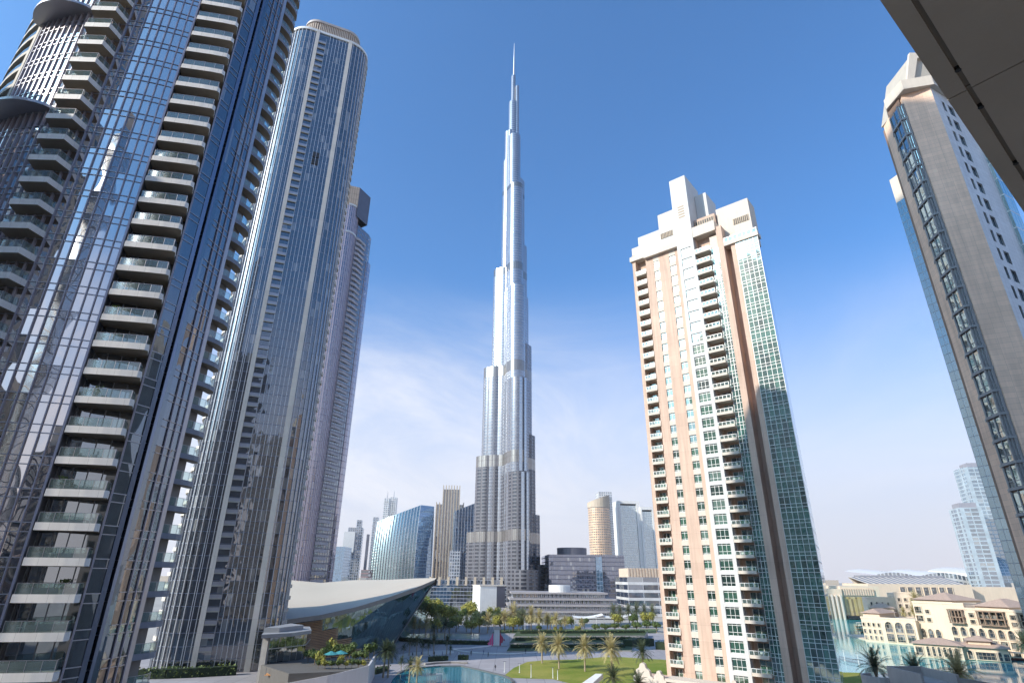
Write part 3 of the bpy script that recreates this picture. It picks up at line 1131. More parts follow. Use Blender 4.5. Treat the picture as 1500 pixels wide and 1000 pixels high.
blk(-0.5, 4.6, -0.6, 14, 118.7, 120.3, 'cream', 'cornice')
blk(0.2, 4.4, 0.0, 14, 120.3, 123.6, 'cream', 'parapet')
blk(4.5, 15.38, -1.2, 12, HC, HC + 2.0, 'cream', 'cornice')
blk(2.8, 15.3, -0.3, 12, HC + 2.0, 126.5, 'c_white', 'roof_block')
blk(9.6, 15.3, 0.8, 12, 126.5, 132.5, 'cream', 'roof_block')
blk(20.42, 27.0, -1.1, 8, 119, 122.3, 'cream', 'cornice')
blk(20.6, 26.8, 1.2, 9, 122.3, 126, 'peach', 'roof_block')
blk(20.5, 24, 5, 13, 126, 137, 'c_white', 'roof_block')
blk(27.0, 36.2, 2.2, 8, 114, 127.5, 'cream', 'roof_block')
blk(28.62, 37.9, -0.7, 2.1, 113, 114.2, 'cream', 'cornice')
for s0, s1, m0, z in ((10.5, 14.2, -0.34, 122.8), (21.0, 26.4, 1.15, 123.2), (31.5, 35.6, 2.15, 120.3)):
    m2 = MB()
    m2.box(s0, s1, m0, m0 + 0.02, z, z + 1.9, 1, fC)
    for i in range(9):
        s = s0 + (s1 - s0) * i / 8
        m2.box(s - 0.12, s + 0.12, m0 - 0.12, m0 - 0.01, z, z + 1.9, 0, fC)
    m2.build('louvre', [M['soffit'], M['dark']], C_)
m2 = MB()
for i in range(8):
    s = 28.8 + 1.25 * i
    m2.box(s - 0.1, s + 0.1, -0.6, -0.4, 114.2, 115.3, 0, fC)
m2.box(28.7, 37.8, -0.62, -0.38, 115.3, 115.55, 0, fC)
m2.box(28.7, 37.8, -0.52, -0.46, 114.22, 115.3, 1, fC)
m2.build('roof_railing', [M['alu_white'], M['rail']], C_)
# podium with scrolled gable ends at the foot
blk(-5, 34, -6.5, 2, 0, 5.6, 'peach', 'podium')
blk(2.0, 17, -7.0, -2.2, 5.6, 6.2, 'cream', 'podium_coping')
for s, sc_ in ((-2.6, 1.25), (1.4, 0.85), (18.6, 0.8)):
    m2 = MB()
    prof = [(-2, 0), (2, 0), (2.0, 0.8), (1.5, 1.1), (1.35, 1.9), (0.7, 2.3), (0.5, 2.9), (0.0, 3.15), (-0.5, 2.9), (-0.7, 2.3), (-1.35, 1.9), (-1.5, 1.1), (-2, 0.8)]
    A_ = [fC(s + x * sc_, -7.2, 5.0 + y * sc_) for x, y in prof]
    B_ = [fC(s + x * sc_, -6.3, 5.0 + y * sc_) for x, y in prof]
    m2.face(A_)
    m2.face(list(reversed(B_)))
    for i in range(len(prof)):
        j = (i + 1) % len(prof)
        m2.face([A_[i], A_[j], B_[j], B_[i]])
    m2.build('gable', M['cream'], C_)

# ================================================================ stone-faced tower at the right edge
RT = thing('bay_window_tower', (85, 92, 0), 'stone-faced tower with a zigzag stack of blue bay windows beside a broad bare pier', 'tower')
M['r_glass'] = facade('blue_bay_glass', (0.02, 0.05, 0.07), (0.3, 0.3, 0.32), pw=1.2, ph=3.5, refl=0.34, tilt=0.01, wav=0.04, vary=0.6, tint=(0.8, 0.95, 1.0), blinds=0.1)
M['r_curt'] = facade('blue_grid_glass', (0.02, 0.07, 0.11), (0.34, 0.36, 0.38), pw=0.95, ph=1.75, fw=0.08, fh=0.07, refl=0.26, tilt=0.004, wav=0.02, vary=0.5, tint=(0.72, 0.92, 1.0), blinds=0.04)
M['r_pier'] = plain('pinkish_stone', (0.92, 0.63, 0.46), 0.75, 0.1, 0.12, 0, 0.05, 0.16, joint=(1.5, 0.85, 0.03))
M['r_tile'] = plain('pale_tile', (0.66, 0.68, 0.70), 0.5, 0.06, 0.15, 0, 0, 0.1, joint=(1.2, 0.87, 0.03))
P0 = (0.914 * 79.5, 79.5)
fR = fr_make(P0, (0.90, -0.4359))
W1 = fR(4.5, 0)[:2]
fW = fr_make(W1, (0.891, 0.454))
HR = 111.0
ZR = [3.5 * k + 0.9 for k in range(31)]
m2 = MB()
m2.prism([P0, W1, (W1[0] + 1, W1[1] + 8), (P0[0] + 1.6, P0[1] + 8)], 0, HR)
m2.build('stone_pier', M['r_pier'], RT)
# zigzag bay stack
bl, br = (0.869 * 83.5, 83.5), (P0[0] - 0.15, P0[1] + 0.35)
mid = ((bl[0] + br[0]) / 2 - 0.55, (bl[1] + br[1]) / 2 - 1.2)
m2 = MB()
m2.prism([bl, (br[0], br[1] + 0.3), (br[0] + 2.5, br[1] + 9), (bl[0] + 7.6, bl[1] + 9)], 0, HR)
m2.build('core_wall', plain('brown_core', (0.3, 0.2, 0.15), 0.8), RT)
z = ZR[1]
m2 = MB()
m2.wall([bl, mid, br], z + 0.15, z + 3.0, 0)
bw_ = m2.build('bay_window', M['r_glass'], RT)
m3 = MB()


def off(p, dx_, dy_):
    return (p[0] + dx_, p[1] + dy_)


sl = [off(bl, -0.35, -0.15), off(mid, -0.25, -0.35), off(br, 0.1, -0.3), off(br, 0.3, 1.2), off(bl, 0.6, 1.2)]
m3.prism(sl, z - 0.30, z + 0.1)
for a, b in ((bl, mid), (mid, br)):
    for k in (0, 0.5, 1):
        x, y = a[0] + (b[0] - a[0]) * k, a[1] + (b[1] - a[1]) * k
        w_ = 0.11 if k == 0.5 else 0.16
        m3.box(x - w_, x + w_, y - w_ - 0.05, y + 0.05, z + 0.1, z + 3.2)
    m3.bar((a[0], a[1] - 0.08, z + 0.95), (b[0], b[1] - 0.08, z + 0.95), 0.1, 0.1)
bf = m3.build('frame', plain('grey_bay_frame', (0.30, 0.29, 0.29), 0.5, 0.1, 0.5), bw_)
bf.location = (0, 0, 0)
kid(bw_, bf)
for k in range(2, 31):
    copy_tree(bw_, dz=ZR[k] - ZR[1])
# back wing: stone strip with brackets, then the blue glass grid
wa, wb_, wc_ = (0.824 * 99.5, 99.5), (0.8525 * 97.0, 97.0), (0.8715 * 94.5, 94.5)
m2 = MB()
m2.wall([wa, wb_], 0, 101.5)
m2.build('curtain_wall', M['r_curt'], RT)
m2 = MB()
m2.prism([wa, wb_, off(wb_, 14, 8), off(wa, 14.5, 17.5)], 101.5, 107.5)
m2.build('parapet', M['cream'], RT)
m2 = MB()
m2.prism([off(wb_, -.1, -.2), wc_, off(wc_, 8, 8), off(wb_, 8, 8)], 0, 106)
m2.build('stone_strip', M['r_pier'], RT)
m2 = MB()
m2.prism([off(wa, 0.3, 0.3), off(wb_, 0.3, 0.3), off(wb_, 14, 8), off(wa, 14.5, 17.5)], 0, 101.5)
m2.build('core_wall', M['concrete'], RT)
m2 = MB()
for k in range(1, 30):
    x, y = wb_[0] * 0.35 + wc_[0] * 0.65, wb_[1] * 0.35 + wc_[1] * 0.65
    m2.box(x - 0.9, x + 0.5, y - 0.8, y + 0.3, ZR[k] - 0.25, ZR[k] + 0.15)
m2.build('bracket', M['alu_dark'], RT)
# pale tiled wall with two columns of windows
ksr = list(range(3, 31))
ZR2 = ZR + [3.5 * 31 + .9]


def r_win(s0, s1, nx, first):
    w0 = window(s0, s1, 0.3, ZR[first] + 0.7, 2.3, nx, (0.03, 0.97), RT, fW, M['r_glass'], M['alu_dark'], 0.08)
    for k in range(first + 1, 31):
        copy_tree(w0, dz=ZR[k] - ZR[first])


def wpier(s0, s1, z1=HR):
    m2 = MB()
    m2.box(s0, s1, 0, 4, 0, z1, 0, fW)
    m2.build('tiled_wall', M['r_tile'], RT)


wpier(0.02, 2.6)
win_strip(2.6, 3.5, 0.0, ksr, 'r_tile', sill=0.7, head=3.0, deep=0.3, name='tiled_wall', parent=RT, f=fW, zf=ZR, z1=HR)
wpier(3.5, 4.6)
win_strip(4.6, 6.4, 0.0, ksr, 'r_tile', sill=0.7, head=3.0, deep=0.3, name='tiled_wall', parent=RT, f=fW, zf=ZR, z1=HR)
wpier(6.4, 12.4)
r_win(2.6, 3.5, 1, 3)
r_win(4.6, 6.4, 2, 3)
m2 = MB()
for i in range(7):
    a, b = fW(9.4 + 1.3 * i, -0.35)[:2], fW(10.6 + 1.3 * i, -0.35)[:2]
m2.wall([fW(12.4, 0)[:2], fW(12.4, -0.5)[:2], fW(16, -0.5)[:2], fW(16, 9)[:2]], 0, HR)
m2.build('glazed_end', facade('teal_corner_glass', (0.02, 0.06, 0.07), (0.6, 0.62, 0.62), pw=1.1, ph=3.5, fw=0.06, fh=0.08, refl=0.35, tint=(0.8, 1, 1), blinds=0.1), RT)
m2 = MB()
m2.prism([fW(0.5, 3.9)[:2], fW(15.8, 3.9)[:2], fW(15.8, 13)[:2], fW(12, 13)[:2]], 0, HR - 0.5)
m2.build('core_wall', M['concrete'], RT)
# cornice and roof block
cp = [off(bl, -0.6, -0.6), off(P0, -0.5, -1.5), off(fR(4.6, 0), 0.2, -0.7)[:2], fW(16.3, -1.0)[:2], fW(16, 13)[:2], fW(12.5, 12.5)[:2], off(bl, 4, 5)]
m2 = MB()
m2.prism(cp, HR, HR + 2.2)
m2.build('cornice', M['cream'], RT)
for nm, y0, y1, mt, dz_ in (('roof_block', 82.5, 90, 'beige', 0), ('roof_rim', 81.9, 82.49, 'cream', 0.5)):
    xa, xb = 0.925 * 82, 0.972 * 82
    pr = [(xa, HR + 2.2), (101, HR + 2.2), (101, 124.5 + dz_), (xb, 124.5 + dz_)]
    if nm == 'roof_rim':
        pr = [(xa - .2, HR + 2.2), (xa + 1.0, HR + 2.2), (xb + 1.0, 123.6), (101, 123.6), (101, 125), (xb - .2, 125)]
    m2 = MB()
    A_, B_ = [(x, y0, z) for x, z in pr], [(x, y1, z) for x, z in pr]
    m2.face(A_)
    m2.face(list(reversed(B_)))
    for i in range(len(pr)):
        k = (i + 1) % len(pr)
        m2.face([A_[i], A_[k], B_[k], B_[i]])
    m2.build(nm, M[mt], RT)

# ================================================================ the viewer's own building: balcony slab overhead
OWN = thing('balcony_building', (8, -6, 0), "building whose dark concrete balcony ceiling hangs over the top right corner", 'building')
e0, ed = Vector((1.03, 1.09)), Vector((0.835, 0.665)).normalized()
en = Vector((ed.y, -ed.x))
f_o = fr_make(tuple(e0), tuple(ed))          # inward m runs away from the building, so use negative m


def fo(s, m, z):
    return f_o(s, -m, z)


m2 = MB()
for a_, b_ in ((-4, 0.554), (0.560, 9)):
    m2.box(a_, b_, 0.0, 0.054, 28.5, 28.85, 0, fo)
    m2.box(a_, b_, 0.068, 4.2, 28.5, 28.85, 0, fo)
m2.box(-4, 9, 0.05, 0.07, 28.512, 28.80, 1, fo)
m2.box(0.55, 0.564, 0.0, 4.2, 28.508, 28.84, 1, fo)
for s in (0.44, 0.682, 1.134, 2.0):
    m2.tube(fo(s, 0.061, 28.498), fo(s, 0.061, 28.52), 0.009, 0.009, 8, 2)
m2.build('balcony_ceiling', [plain('grey_ceiling_paint', (0.42, 0.385, 0.345), 0.8, 0.10, 1.5, 0, 0.1), plain('dark_joint', (0.2, 0.185, 0.17), 0.8), M['dark']], OWN)
m2 = MB()
m2.box(-4, 9, -0.1, 4.19, 25.05, 25.4, 0, fo)
m2.build('balcony_floor', plain('pale_floor_tile', (0.30, 0.27, 0.24), 0.7), OWN)  # unseen floor, added to bounce light onto the ceiling
m2 = MB()
m2.box(-14, 20, 4.2, 26, 0, 118, 0, fo)
m2.build('wall', facade('own_wall', (0.02, 0.04, 0.04), (0.46, 0.41, 0.36), pw=3.2, ph=3.5, fw=0.5, fh=0.4, refl=0.25), OWN)

# ================================================================ ground, paving, lawns, water
def sheet(name, mat, pts, z, kind='structure'):
    m2 = MB()
    m2.cap(pts, z)
    return tag(m2.build(name, mat), kind=kind)


def G(*px, z=0.0):
    return [tuple(gnd(x, y, z)[:2]) for x, y in px]


M['ground'] = plain('city_ground', (0.36, 0.33, 0.29), 0.9, 0.25, 0.01, 0, 0.1)
M['paving'] = plain('violet_grey_paving', (0.33, 0.305, 0.31), 0.75, 0.14, 0.06, 0, 0.1, 0, joint=(5.0, 5.0, 0.22))
M['paving2'] = plain('pale_paving', (0.56, 0.52, 0.48), 0.75, 0.1, 0.08, 0, 0.1, 0)


def grassmat(name, a, b):
    m, T, out = new_mat(name)
    pos = T.n.new('ShaderNodeNewGeometry').outputs['Position']
    f = T.ramp(T.m('ADD', T.m('MULTIPLY', T.noise(pos, 0.07, 4.0), 0.75), T.m('MULTIPLY', T.noise(pos, 1.3, 4.0, 0.7), 0.25)), 0.36, 0.62)
    c = T.mix(f, a, b)
    c = T.vm('SCALE', c, T.ramp(T.noise(pos, 3.5, 5.0, 0.7), 0.25, 0.75, 0.7, 1.2, False))
    T.l.new(principled(T, c, 0.95, 0.0, 0.2, bump(T, T.noise(pos, 6.0, 4.0), 0.7, 0.1)), out.inputs[0])
    return m


M['grass'] = grassmat('lawn_grass', (0.15, 0.20, 0.022), (0.30, 0.28, 0.06))
M['pool'] = watermat('teal_pool', (0.03, 0.22, 0.26), 0.04, 0.12, 1.2)
M['lakew'] = watermat('turquoise_lake', (0.07, 0.42, 0.41), 0.06, 0.12, 0.5)
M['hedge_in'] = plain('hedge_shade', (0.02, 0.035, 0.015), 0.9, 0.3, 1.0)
sheet('ground', M['ground'], [(-4500, -500), (4500, -500), (4500, 7000), (-4500, 7000)], 0.0)
sheet('plaza', M['paving'], [(-130, 120), (62, 120), (75, 230), (95, 300), (60, 380), (-45, 400), (-130, 330)], 0.02)
sheet('promenade', M['paving2'], [(70, 120), (112, 170), (110, 205), (128, 250), (170, 330), (235, 470), (120, 420), (80, 250)], 0.03)
sheet('lake', M['lakew'], [(112, 172), (106, 205), (127, 250), (176, 340), (246, 482), (420, 470), (520, 300), (330, 150), (150, 150)], 0.05)
lawn_px = [(735, 992), (752, 978), (772, 969), (796, 966.5), (840, 965.5), (881, 962), (912, 962), (960, 965), (995, 967), (1000, 1030), (900, 1025), (850, 1004), (810, 994.5)]
lw = G(*lawn_px)
sheet('lawn', M['grass'], lw, 0.06)
sheet('lawn', M['grass'], G((1225, 984), (1262, 985), (1275, 1003), (1225, 1003)), 0.07)
# short grass tufts so that the lawn edge is not a clean line
pool_px = [(583, 987), (590, 983), (604, 980), (620, 978), (645, 976), (676, 976), (700, 981), (722, 986.5), (737, 990), (748, 995), (752, 1000), (745, 1030), (560, 1030), (575, 995)]
pl_ = G(*pool_px)
m2 = MB()
for a, b in zip(pl_[:11], pl_[1:11]):
    d_ = Vector((b[0] - a[0], b[1] - a[1], 0)).normalized()
    m2.bar((a[0], a[1], 0.2), (b[0], b[1], 0.2), 0.9, 0.4)
m2.build('pool_kerb', plain('dark_pool_kerb', (0.13, 0.13, 0.13), 0.7))
bpy.data.objects['pool_kerb']['kind'] = 'structure'
sheet('pool', M['pool'], pl_, 0.12)
sheet('upper_pool', plain('shallow_pool', (0.40, 0.50, 0.47), 0.15, 0.08, 0.1), G((582, 933), (582, 929), (640, 927), (702, 928), (703, 936), (640, 935)), 0.08)
sheet('path', M['paving2'], G((584, 958), (600, 955.5), (640, 952), (665, 951), (665, 956), (640, 959), (600, 962), (584, 964)), 0.045)
m2 = MB()
ar = [gnd(x, y) for x, y in ((662, 951), (690, 949.5), (712, 947), (726, 944.5))]
for a, b in zip(ar, ar[1:]):
    m2.bar(a + Vector((0, 0, .25)), b + Vector((0, 0, .25)), 1.0, 0.4)
ar = [gnd(x, y) for x, y in ((662, 951.5), (680, 954.5), (700, 956.5), (720, 957.6), (745, 957.8), (768, 956.5), (790, 955))]
for a, b in zip(ar, ar[1:]):
    m2.bar(a + Vector((0, 0, .2)), b + Vector((0, 0, .2)), 0.8, 0.3)
tag(m2.build('path_kerb', M['white']), kind='structure')
# stepped green terraces behind the lawn
for i, (y0, y1, x0, x1, z) in enumerate(((955, 946, 742, 925, 0.5), (946, 938.5, 746, 935, 1.3), (938.5, 931, 752, 945, 2.1))):
    p = G((x0, y0), ((x0 + x1) / 2, y0 - 0.5), (x1, y0 - 1), (x1 + 4, y1), (x0 + 6, y1))
    m2 = MB()
    m2.prism(p, 0, z, 0, 1)
    tag(m2.build('terrace', [M['concrete'], plain('terrace_turf', (0.05, 0.075, 0.03), 0.95, 0.3, 0.2)]), kind='structure')
sheet('upper_lawn', plain('meadow', (0.07, 0.11, 0.04), 0.95, 0.3, 0.1), G((720, 927), (960, 927), (965, 921), (730, 921.5)), 0.1)


# ================================================================ plants
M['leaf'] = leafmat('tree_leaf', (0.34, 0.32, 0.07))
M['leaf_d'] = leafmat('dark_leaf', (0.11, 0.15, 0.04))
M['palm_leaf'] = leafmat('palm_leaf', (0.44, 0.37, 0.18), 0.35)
M['palm_leaf_shade'] = leafmat('shaded_palm_leaf', (0.07, 0.09, 0.045), 0.4)  # darker copy of the palm leaf, shade put into the colour
M['bark'] = plain('bark', (0.22, 0.16, 0.10), 0.9, 0.3, 3.0)
M['palm_bark'] = plain('palm_bark', (0.36, 0.29, 0.20), 0.9, 0.3, 4.0)


def frond(m2, base, az, el, L, droop, r, width=0.5, seg=9):
    p = Vector(base)
    d = Vector((math.cos(az) * math.cos(el), math.sin(az) * math.cos(el), math.sin(el)))
    side = Vector((-math.sin(az), math.cos(az), 0))
    st = L / seg
    pts = [p.copy()]
    for i in range(seg):
        d = (d + Vector((0, 0, -droop * (0.5 + i / seg)))).normalized()
        p = p + d * st
        pts.append(p.copy())
    for i in range(seg):
        t = (i + 0.5) / seg
        w = width * (0.55 + 0.75 * math.sin(math.pi * min(1, t * 0.85 + 0.1)))
        a, b = pts[i], pts[i + 1]
        for j in range(3):
            q0 = a + (b - a) * (j / 3)
            q1 = a + (b - a) * ((j + 0.75) / 3)
            for s in (-1, 1):
                tip = (q0 + q1) / 2 + side * s * w + (b - a).normalized() * w * 0.7 + Vector((0, 0, -0.22 * w + r.uniform(-.08, .08)))
                m2.face([q0, q1, tip])


def palm(h, seed, nf=46, L=3.1, skirt=True, leaf='palm_leaf', label='', group=None, cat='palm tree', loc=(0, 0, 0)):
    r = random.Random(seed)
    o = thing('palm_tree', loc, label, cat, group)
    m2 = MB()
    lean = (r.uniform(-.03, .03), r.uniform(-.03, .03))
    n = 7
    prev = None
    for i in range(n):
        z0, z1 = h * i / n, h * (i + 1) / n
        r0 = 0.30 - 0.08 * i / n
        m2.tube((lean[0] * z0, lean[1] * z0, z0), (lean[0] * z1, lean[1] * z1, z1), r0 * 0.92, r0 * 1.06, 8, 0, True)
    m2.tube((lean[0] * h, lean[1] * h, h - 0.8), (lean[0] * h, lean[1] * h, h + 0.5), 0.30, 0.5, 8)
    t_ = m2.build('trunk', M['palm_bark'], o, root=(0, 0, 0))
    t_.parent = o
    t_.location = (0, 0, 0)
    m3 = MB()
    for k in range(nf):
        q = k / nf
        az = k * 2.39996 + r.uniform(-.2, .2)
        el = R(82 - (118 if skirt else 95) * q + r.uniform(-7, 7))
        frond(m3, (lean[0] * h, lean[1] * h, h + 0.35), az, el, L * r.uniform(0.85, 1.08), 0.10 + 0.07 * q, r)
    c_ = m3.build('crown', M[leaf], o, root=(0, 0, 0))
    c_.parent = o
    c_.location = (0, 0, 0)
    kid(o, t_, c_)
    return o


def tree(h, w, seed, leaf='leaf', n=1100, ls=0.42, loc=(0, 0, 0), label='', group=None, name='tree'):
    r = random.Random(seed)
    o = thing(name, loc, label, 'tree', group)
    m2 = MB()
    th = h * 0.38
    m2.tube((0, 0, 0), (0, 0, th), 0.22 * h / 8, 0.13 * h / 8, 7)
    blobs = []
    for i in range(9):
        a, e = r.uniform(0, 6.28), r.uniform(-0.1, 1.0)
        q = Vector((math.cos(a) * w * 0.3 * r.uniform(.4, 1), math.sin(a) * w * 0.3 * r.uniform(.4, 1), th + (h - th) * (0.25 + 0.5 * max(0, e) * r.uniform(.7, 1))))
        blobs.append((q, w * r.uniform(0.17, 0.28)))
        m2.tube((0, 0, th * r.uniform(.75, 1)), q, 0.09 * h / 8, 0.03 * h / 8, 5)
    t_ = m2.build('trunk', M['bark'], o, root=(0, 0, 0))
    t_.parent = o
    t_.location = (0, 0, 0)
    m3 = MB()
    for i in range(n):
        q, br_ = blobs[i % 9]
        d = Vector((r.gauss(0, 1), r.gauss(0, 1), r.gauss(0, 0.85))).normalized() * br_ * (r.random() ** 0.4) * r.uniform(0.8, 1.12)
        p = q + d
        nn = (d.normalized() + Vector((r.uniform(-.6, .6), r.uniform(-.6, .6), r.uniform(-.2, .8)))).normalized()
        x = nn.orthogonal().normalized() * ls * r.uniform(.6, 1.2)
        y = nn.cross(x).normalized() * ls * r.uniform(.5, 1.0)
        m3.face([p - x, p - y * 0.8, p + x, p + y])
    c_ = m3.build('crown', M[leaf], o, root=(0, 0, 0))
    c_.parent = o
    c_.location = (0, 0, 0)
    kid(o, t_, c_)
    return o


def setlab(o, label, group=None, loc=None, rz=None, s=None):
    tag(o, label, None, group)
    if loc is not None:
        o.location = loc
    if rz is not None:
        o.rotation_euler.z = rz
    if s is not None:
        o.scale = (s, s, s) if not isinstance(s, tuple) else s
    return o


def hgt(px, by, ty):
    g = gnd(px, by)
    return g, at(px, ty, g.y).z


# five date palms on the lawn
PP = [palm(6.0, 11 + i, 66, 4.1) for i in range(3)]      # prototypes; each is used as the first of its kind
PD = [palm(6.2, 31 + i, 44, 3.7, False, 'palm_leaf_shade') for i in range(2)]
used = set()


def put_palm(proto, px, by, ty, label, group, base=None, zb=0.0, wide=None):
    if base is None:
        g, top = hgt(px, by, ty)
    else:
        g = Vector((at(px, ty, base).x, base, zb))
        top = at(px, ty, base).z - zb
    s = top / 9.0
    o = proto if proto.name not in used else copy_tree(proto)
    used.add(proto.name)
    k = wide or s
    return setlab(o, label, group, g, rnd.uniform(0, 6.28), (k, k, s))


lawn_p = ((794, 971, 930, 'leftmost date palm of the row on the sunny lawn'), (819, 979, 930.5, 'second date palm from the left on the sunny lawn'),
          (857, 983, 934, 'middle date palm on the sunny lawn, with a drooping pale crown'), (897, 990, 935, 'fourth date palm on the lawn, spiky top fronds above a pale skirt'),
          (943, 995, 942, 'darker date palm at the right end of the lawn, next to the peach tower'))
for i, (x, b, t, lb_) in enumerate(lawn_p):
    put_palm(PP[i % 3] if i < 4 else PD[0], x, b, t, lb_, 'date palms on the lawn')
mid = ((641, 926, 901), (690, 927, 903), (714, 927, 899), (739, 925, 895), (790, 926, 894), (815, 927, 899), (596, 931, 908), (606, 930, 905), (614, 928, 907), (623, 933, 905), (660, 917, 901), (671, 921, 903), (683, 925, 902), (702, 922, 898), (725, 920, 899), (752, 924, 886),
       (766, 921, 892), (778, 924, 890), (802, 925, 899), (828, 925, 903), (853, 925, 906), (900, 914, 886), (909, 913, 888), (922, 912, 886), (934, 913, 884), (945, 912, 886), (957, 914, 887))
for i, (x, b, t) in enumerate(mid):
    if 6 <= i < 10:
        lb_, gr = 'sunlit palm beside the shallow pale pool, left of the meadow', 'palms beside the pale pool'
    elif i < 21:
        lb_, gr = 'pale date palm standing along the edge of the meadow below the low podium buildings', 'palms along the meadow'
    else:
        lb_, gr = 'palm in the sunlit clump in front of the white banded block', 'palms before the banded block'
    put_palm(PP[i % 3], x, b, t, lb_, gr)
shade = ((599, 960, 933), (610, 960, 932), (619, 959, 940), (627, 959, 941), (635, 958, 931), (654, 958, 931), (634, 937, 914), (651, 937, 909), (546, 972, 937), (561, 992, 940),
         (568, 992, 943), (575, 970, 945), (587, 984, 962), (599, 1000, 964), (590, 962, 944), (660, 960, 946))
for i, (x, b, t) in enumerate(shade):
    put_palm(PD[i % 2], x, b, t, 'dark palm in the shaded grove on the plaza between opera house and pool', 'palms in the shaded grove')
put_palm(PP[1], 610, 1002, 964, 'single sunlit palm at the left rim of the teal pool', None)
for x, t, Y, k, lb_ in ((896, 977, 150, 1, 'dark low palm at the bottom edge in front of the lawn'), (935, 986, 146, 0, 'dark palm crown at the bottom edge beside the peach gables'),
                        (1276, 955, 150, 0, 'dark spiky palm left of the brown roof pavilion'), (1334, 962, 150, 1, 'dark round palm behind the middle of the brown roof pavilion'),
                        (1398, 960, 142, 2, 'yellowish palm at the right end of the brown roof pavilion')):
    put_palm((PD + PP)[k], x, 0, t, lb_, None, base=Y)
# broadleaf trees between opera house and podium
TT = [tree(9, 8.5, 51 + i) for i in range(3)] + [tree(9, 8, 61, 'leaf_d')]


def put_tree(k, px, by, ty, w, label, group):
    g, top = hgt(px, by, ty)
    pr = TT[k]
    o = pr if pr.name not in used else copy_tree(pr)
    used.add(pr.name)
    s = top / 9.3
    ww = s * w
    return setlab(o, label, group, g, rnd.uniform(0, 6.28), (ww, ww, s))


tl = ((775, 921, 898, 1.2, 1), (788, 920, 901, 1.2, 3), (806, 921, 900, 1.3, 0), (822, 921, 903, 1.2, 3), (838, 921, 901, 1.3, 2), (856, 920, 902, 1.2, 3), (760, 917, 890, 1.1, 0), (906, 919, 897, 1.3, 1), (928, 919, 895, 1.2, 3), (950, 919, 894, 1.2, 0), (668, 925, 899, 1.2, 0), (702, 926, 900, 1.2, 1), (733, 925, 898, 1.3, 2), (751, 926, 901, 1.2, 0), (658, 928, 905, 1.4, 3), (690, 928, 905, 1.4, 0), (636, 930, 903, 1.3, 1), (684, 912, 878, 1.1, 1), (641, 913, 876, 1.1, 2), (631, 918, 873, 1.0, 0), (640, 921, 882, 1.0, 1), (652, 919, 884, 1.1, 2), (663, 919, 886, 1.1, 0), (676, 915, 886, 0.9, 3), (690, 914, 881, 1.0, 1), (694, 921, 893, 1.1, 2),
      (712, 918, 890, 0.9, 3), (723, 917, 886, 1.0, 0), (737, 916, 893, 1.0, 1), (746, 921, 896, 1.0, 3), (646, 925, 898, 1.2, 3), (716, 922, 903, 1.2, 3), (760, 923, 902, 1.1, 2))
for x, b, t, w, k in tl:
    put_tree(k, x, b, t, w, 'rounded green tree in the belt between the opera house and the banded block', 'trees in the park belt')
for x, b, t, w, k in ((873, 927, 911, 1.3, 3), (887, 927, 910, 1.4, 3), (901, 926, 909, 1.4, 3), (917, 926, 911, 1.4, 3), (933, 926, 907, 1.3, 3), (948, 925, 905, 1.2, 3), (962, 926, 907, 1.2, 3),
                      (790, 926, 913, 1.3, 3), (812, 927, 916, 1.2, 2), (820, 927, 916, 1.3, 2), (846, 927, 915, 1.4, 0)):
    put_tree(k, x, b, t, w, 'low dark bushy tree along the far edge of the meadow', 'bushy trees behind the meadow')


def hedge(pts, z0, h, w, label, leaf='leaf_d', n=60, group=None):
    r = random.Random(len(label) + int(pts[0][0]))
    c = Vector((sum(p[0] for p in pts) / len(pts), sum(p[1] for p in pts) / len(pts), z0))
    o = thing('hedge', c, label, 'hedge', group)
    m2, m3 = MB(), MB()
    for a, b in zip(pts, pts[1:]):
        a, b = Vector((a[0], a[1], z0)), Vector((b[0], b[1], z0))
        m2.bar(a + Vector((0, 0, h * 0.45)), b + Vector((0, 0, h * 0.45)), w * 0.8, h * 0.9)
        L = (b - a).length
        t = (b - a).normalized()
        s = Vector((-t.y, t.x, 0))
        for i in range(int(L * n / 10)):
            p = a + t * r.uniform(0, L) + s * r.uniform(-.55, .55) * w + Vector((0, 0, r.uniform(0.1, 1.12) * h))
            x = Vector((r.uniform(-1, 1), r.uniform(-1, 1), r.uniform(-1, 1))).normalized() * 0.32
            y = x.orthogonal().normalized() * 0.28
            m3.face([p - x, p - y, p + x, p + y])
    m2.build('shade_core', M['hedge_in'], o)  # solid dark core; the shade between leaves is put in its colour
    m3.build('foliage', M[leaf], o)
    return o


hedge(G((583, 938), (640, 942.5), (700, 943.5), (716, 944)), 0, 1.6, 3.0, 'long dark hedge along the near edge of the shallow pale pool')
hedge(G((628, 968.5), (655, 966.5)), 0, 1.6, 2.0, 'left dark hedge strip on the bench ring behind the pool')
hedge(G((671, 965.5), (686, 965.8)), 0, 1.6, 2.0, 'short reddish-dark hedge strip right on the bench ring behind the pool')
hedge(G((547, 987), (566, 981)), 0, 1.4, 2.5, 'clipped low hedge at the left end of the pool path')
for i, (y, x0, x1, z) in enumerate(((950.5, 748, 915, 0.5), (942.5, 755, 925, 1.3), (934.5, 762, 945, 2.1))):
    hedge(G((x0, y), ((x0 + x1) / 2, y - .6), (x1, y - 1)), z, 1.3, 2.2, ('front', 'middle', 'back')[i] + ' dark hedge on the stepped terraces behind the lawn')
hedge(G((920, 948), (935, 944), (955, 946)), 0, 3.2, 5.0, 'big dark shrub mass beside the right end of the terraces')
hedge(G((962, 950), (978, 951)), 0, 3.0, 4.5, 'dark shrubs by the pavement next to the peach tower')
hedge(G((765, 928), (855, 928)), 0, 1.5, 2.0, 'sunlit yellow-green shrub row along the meadow', 'leaf')


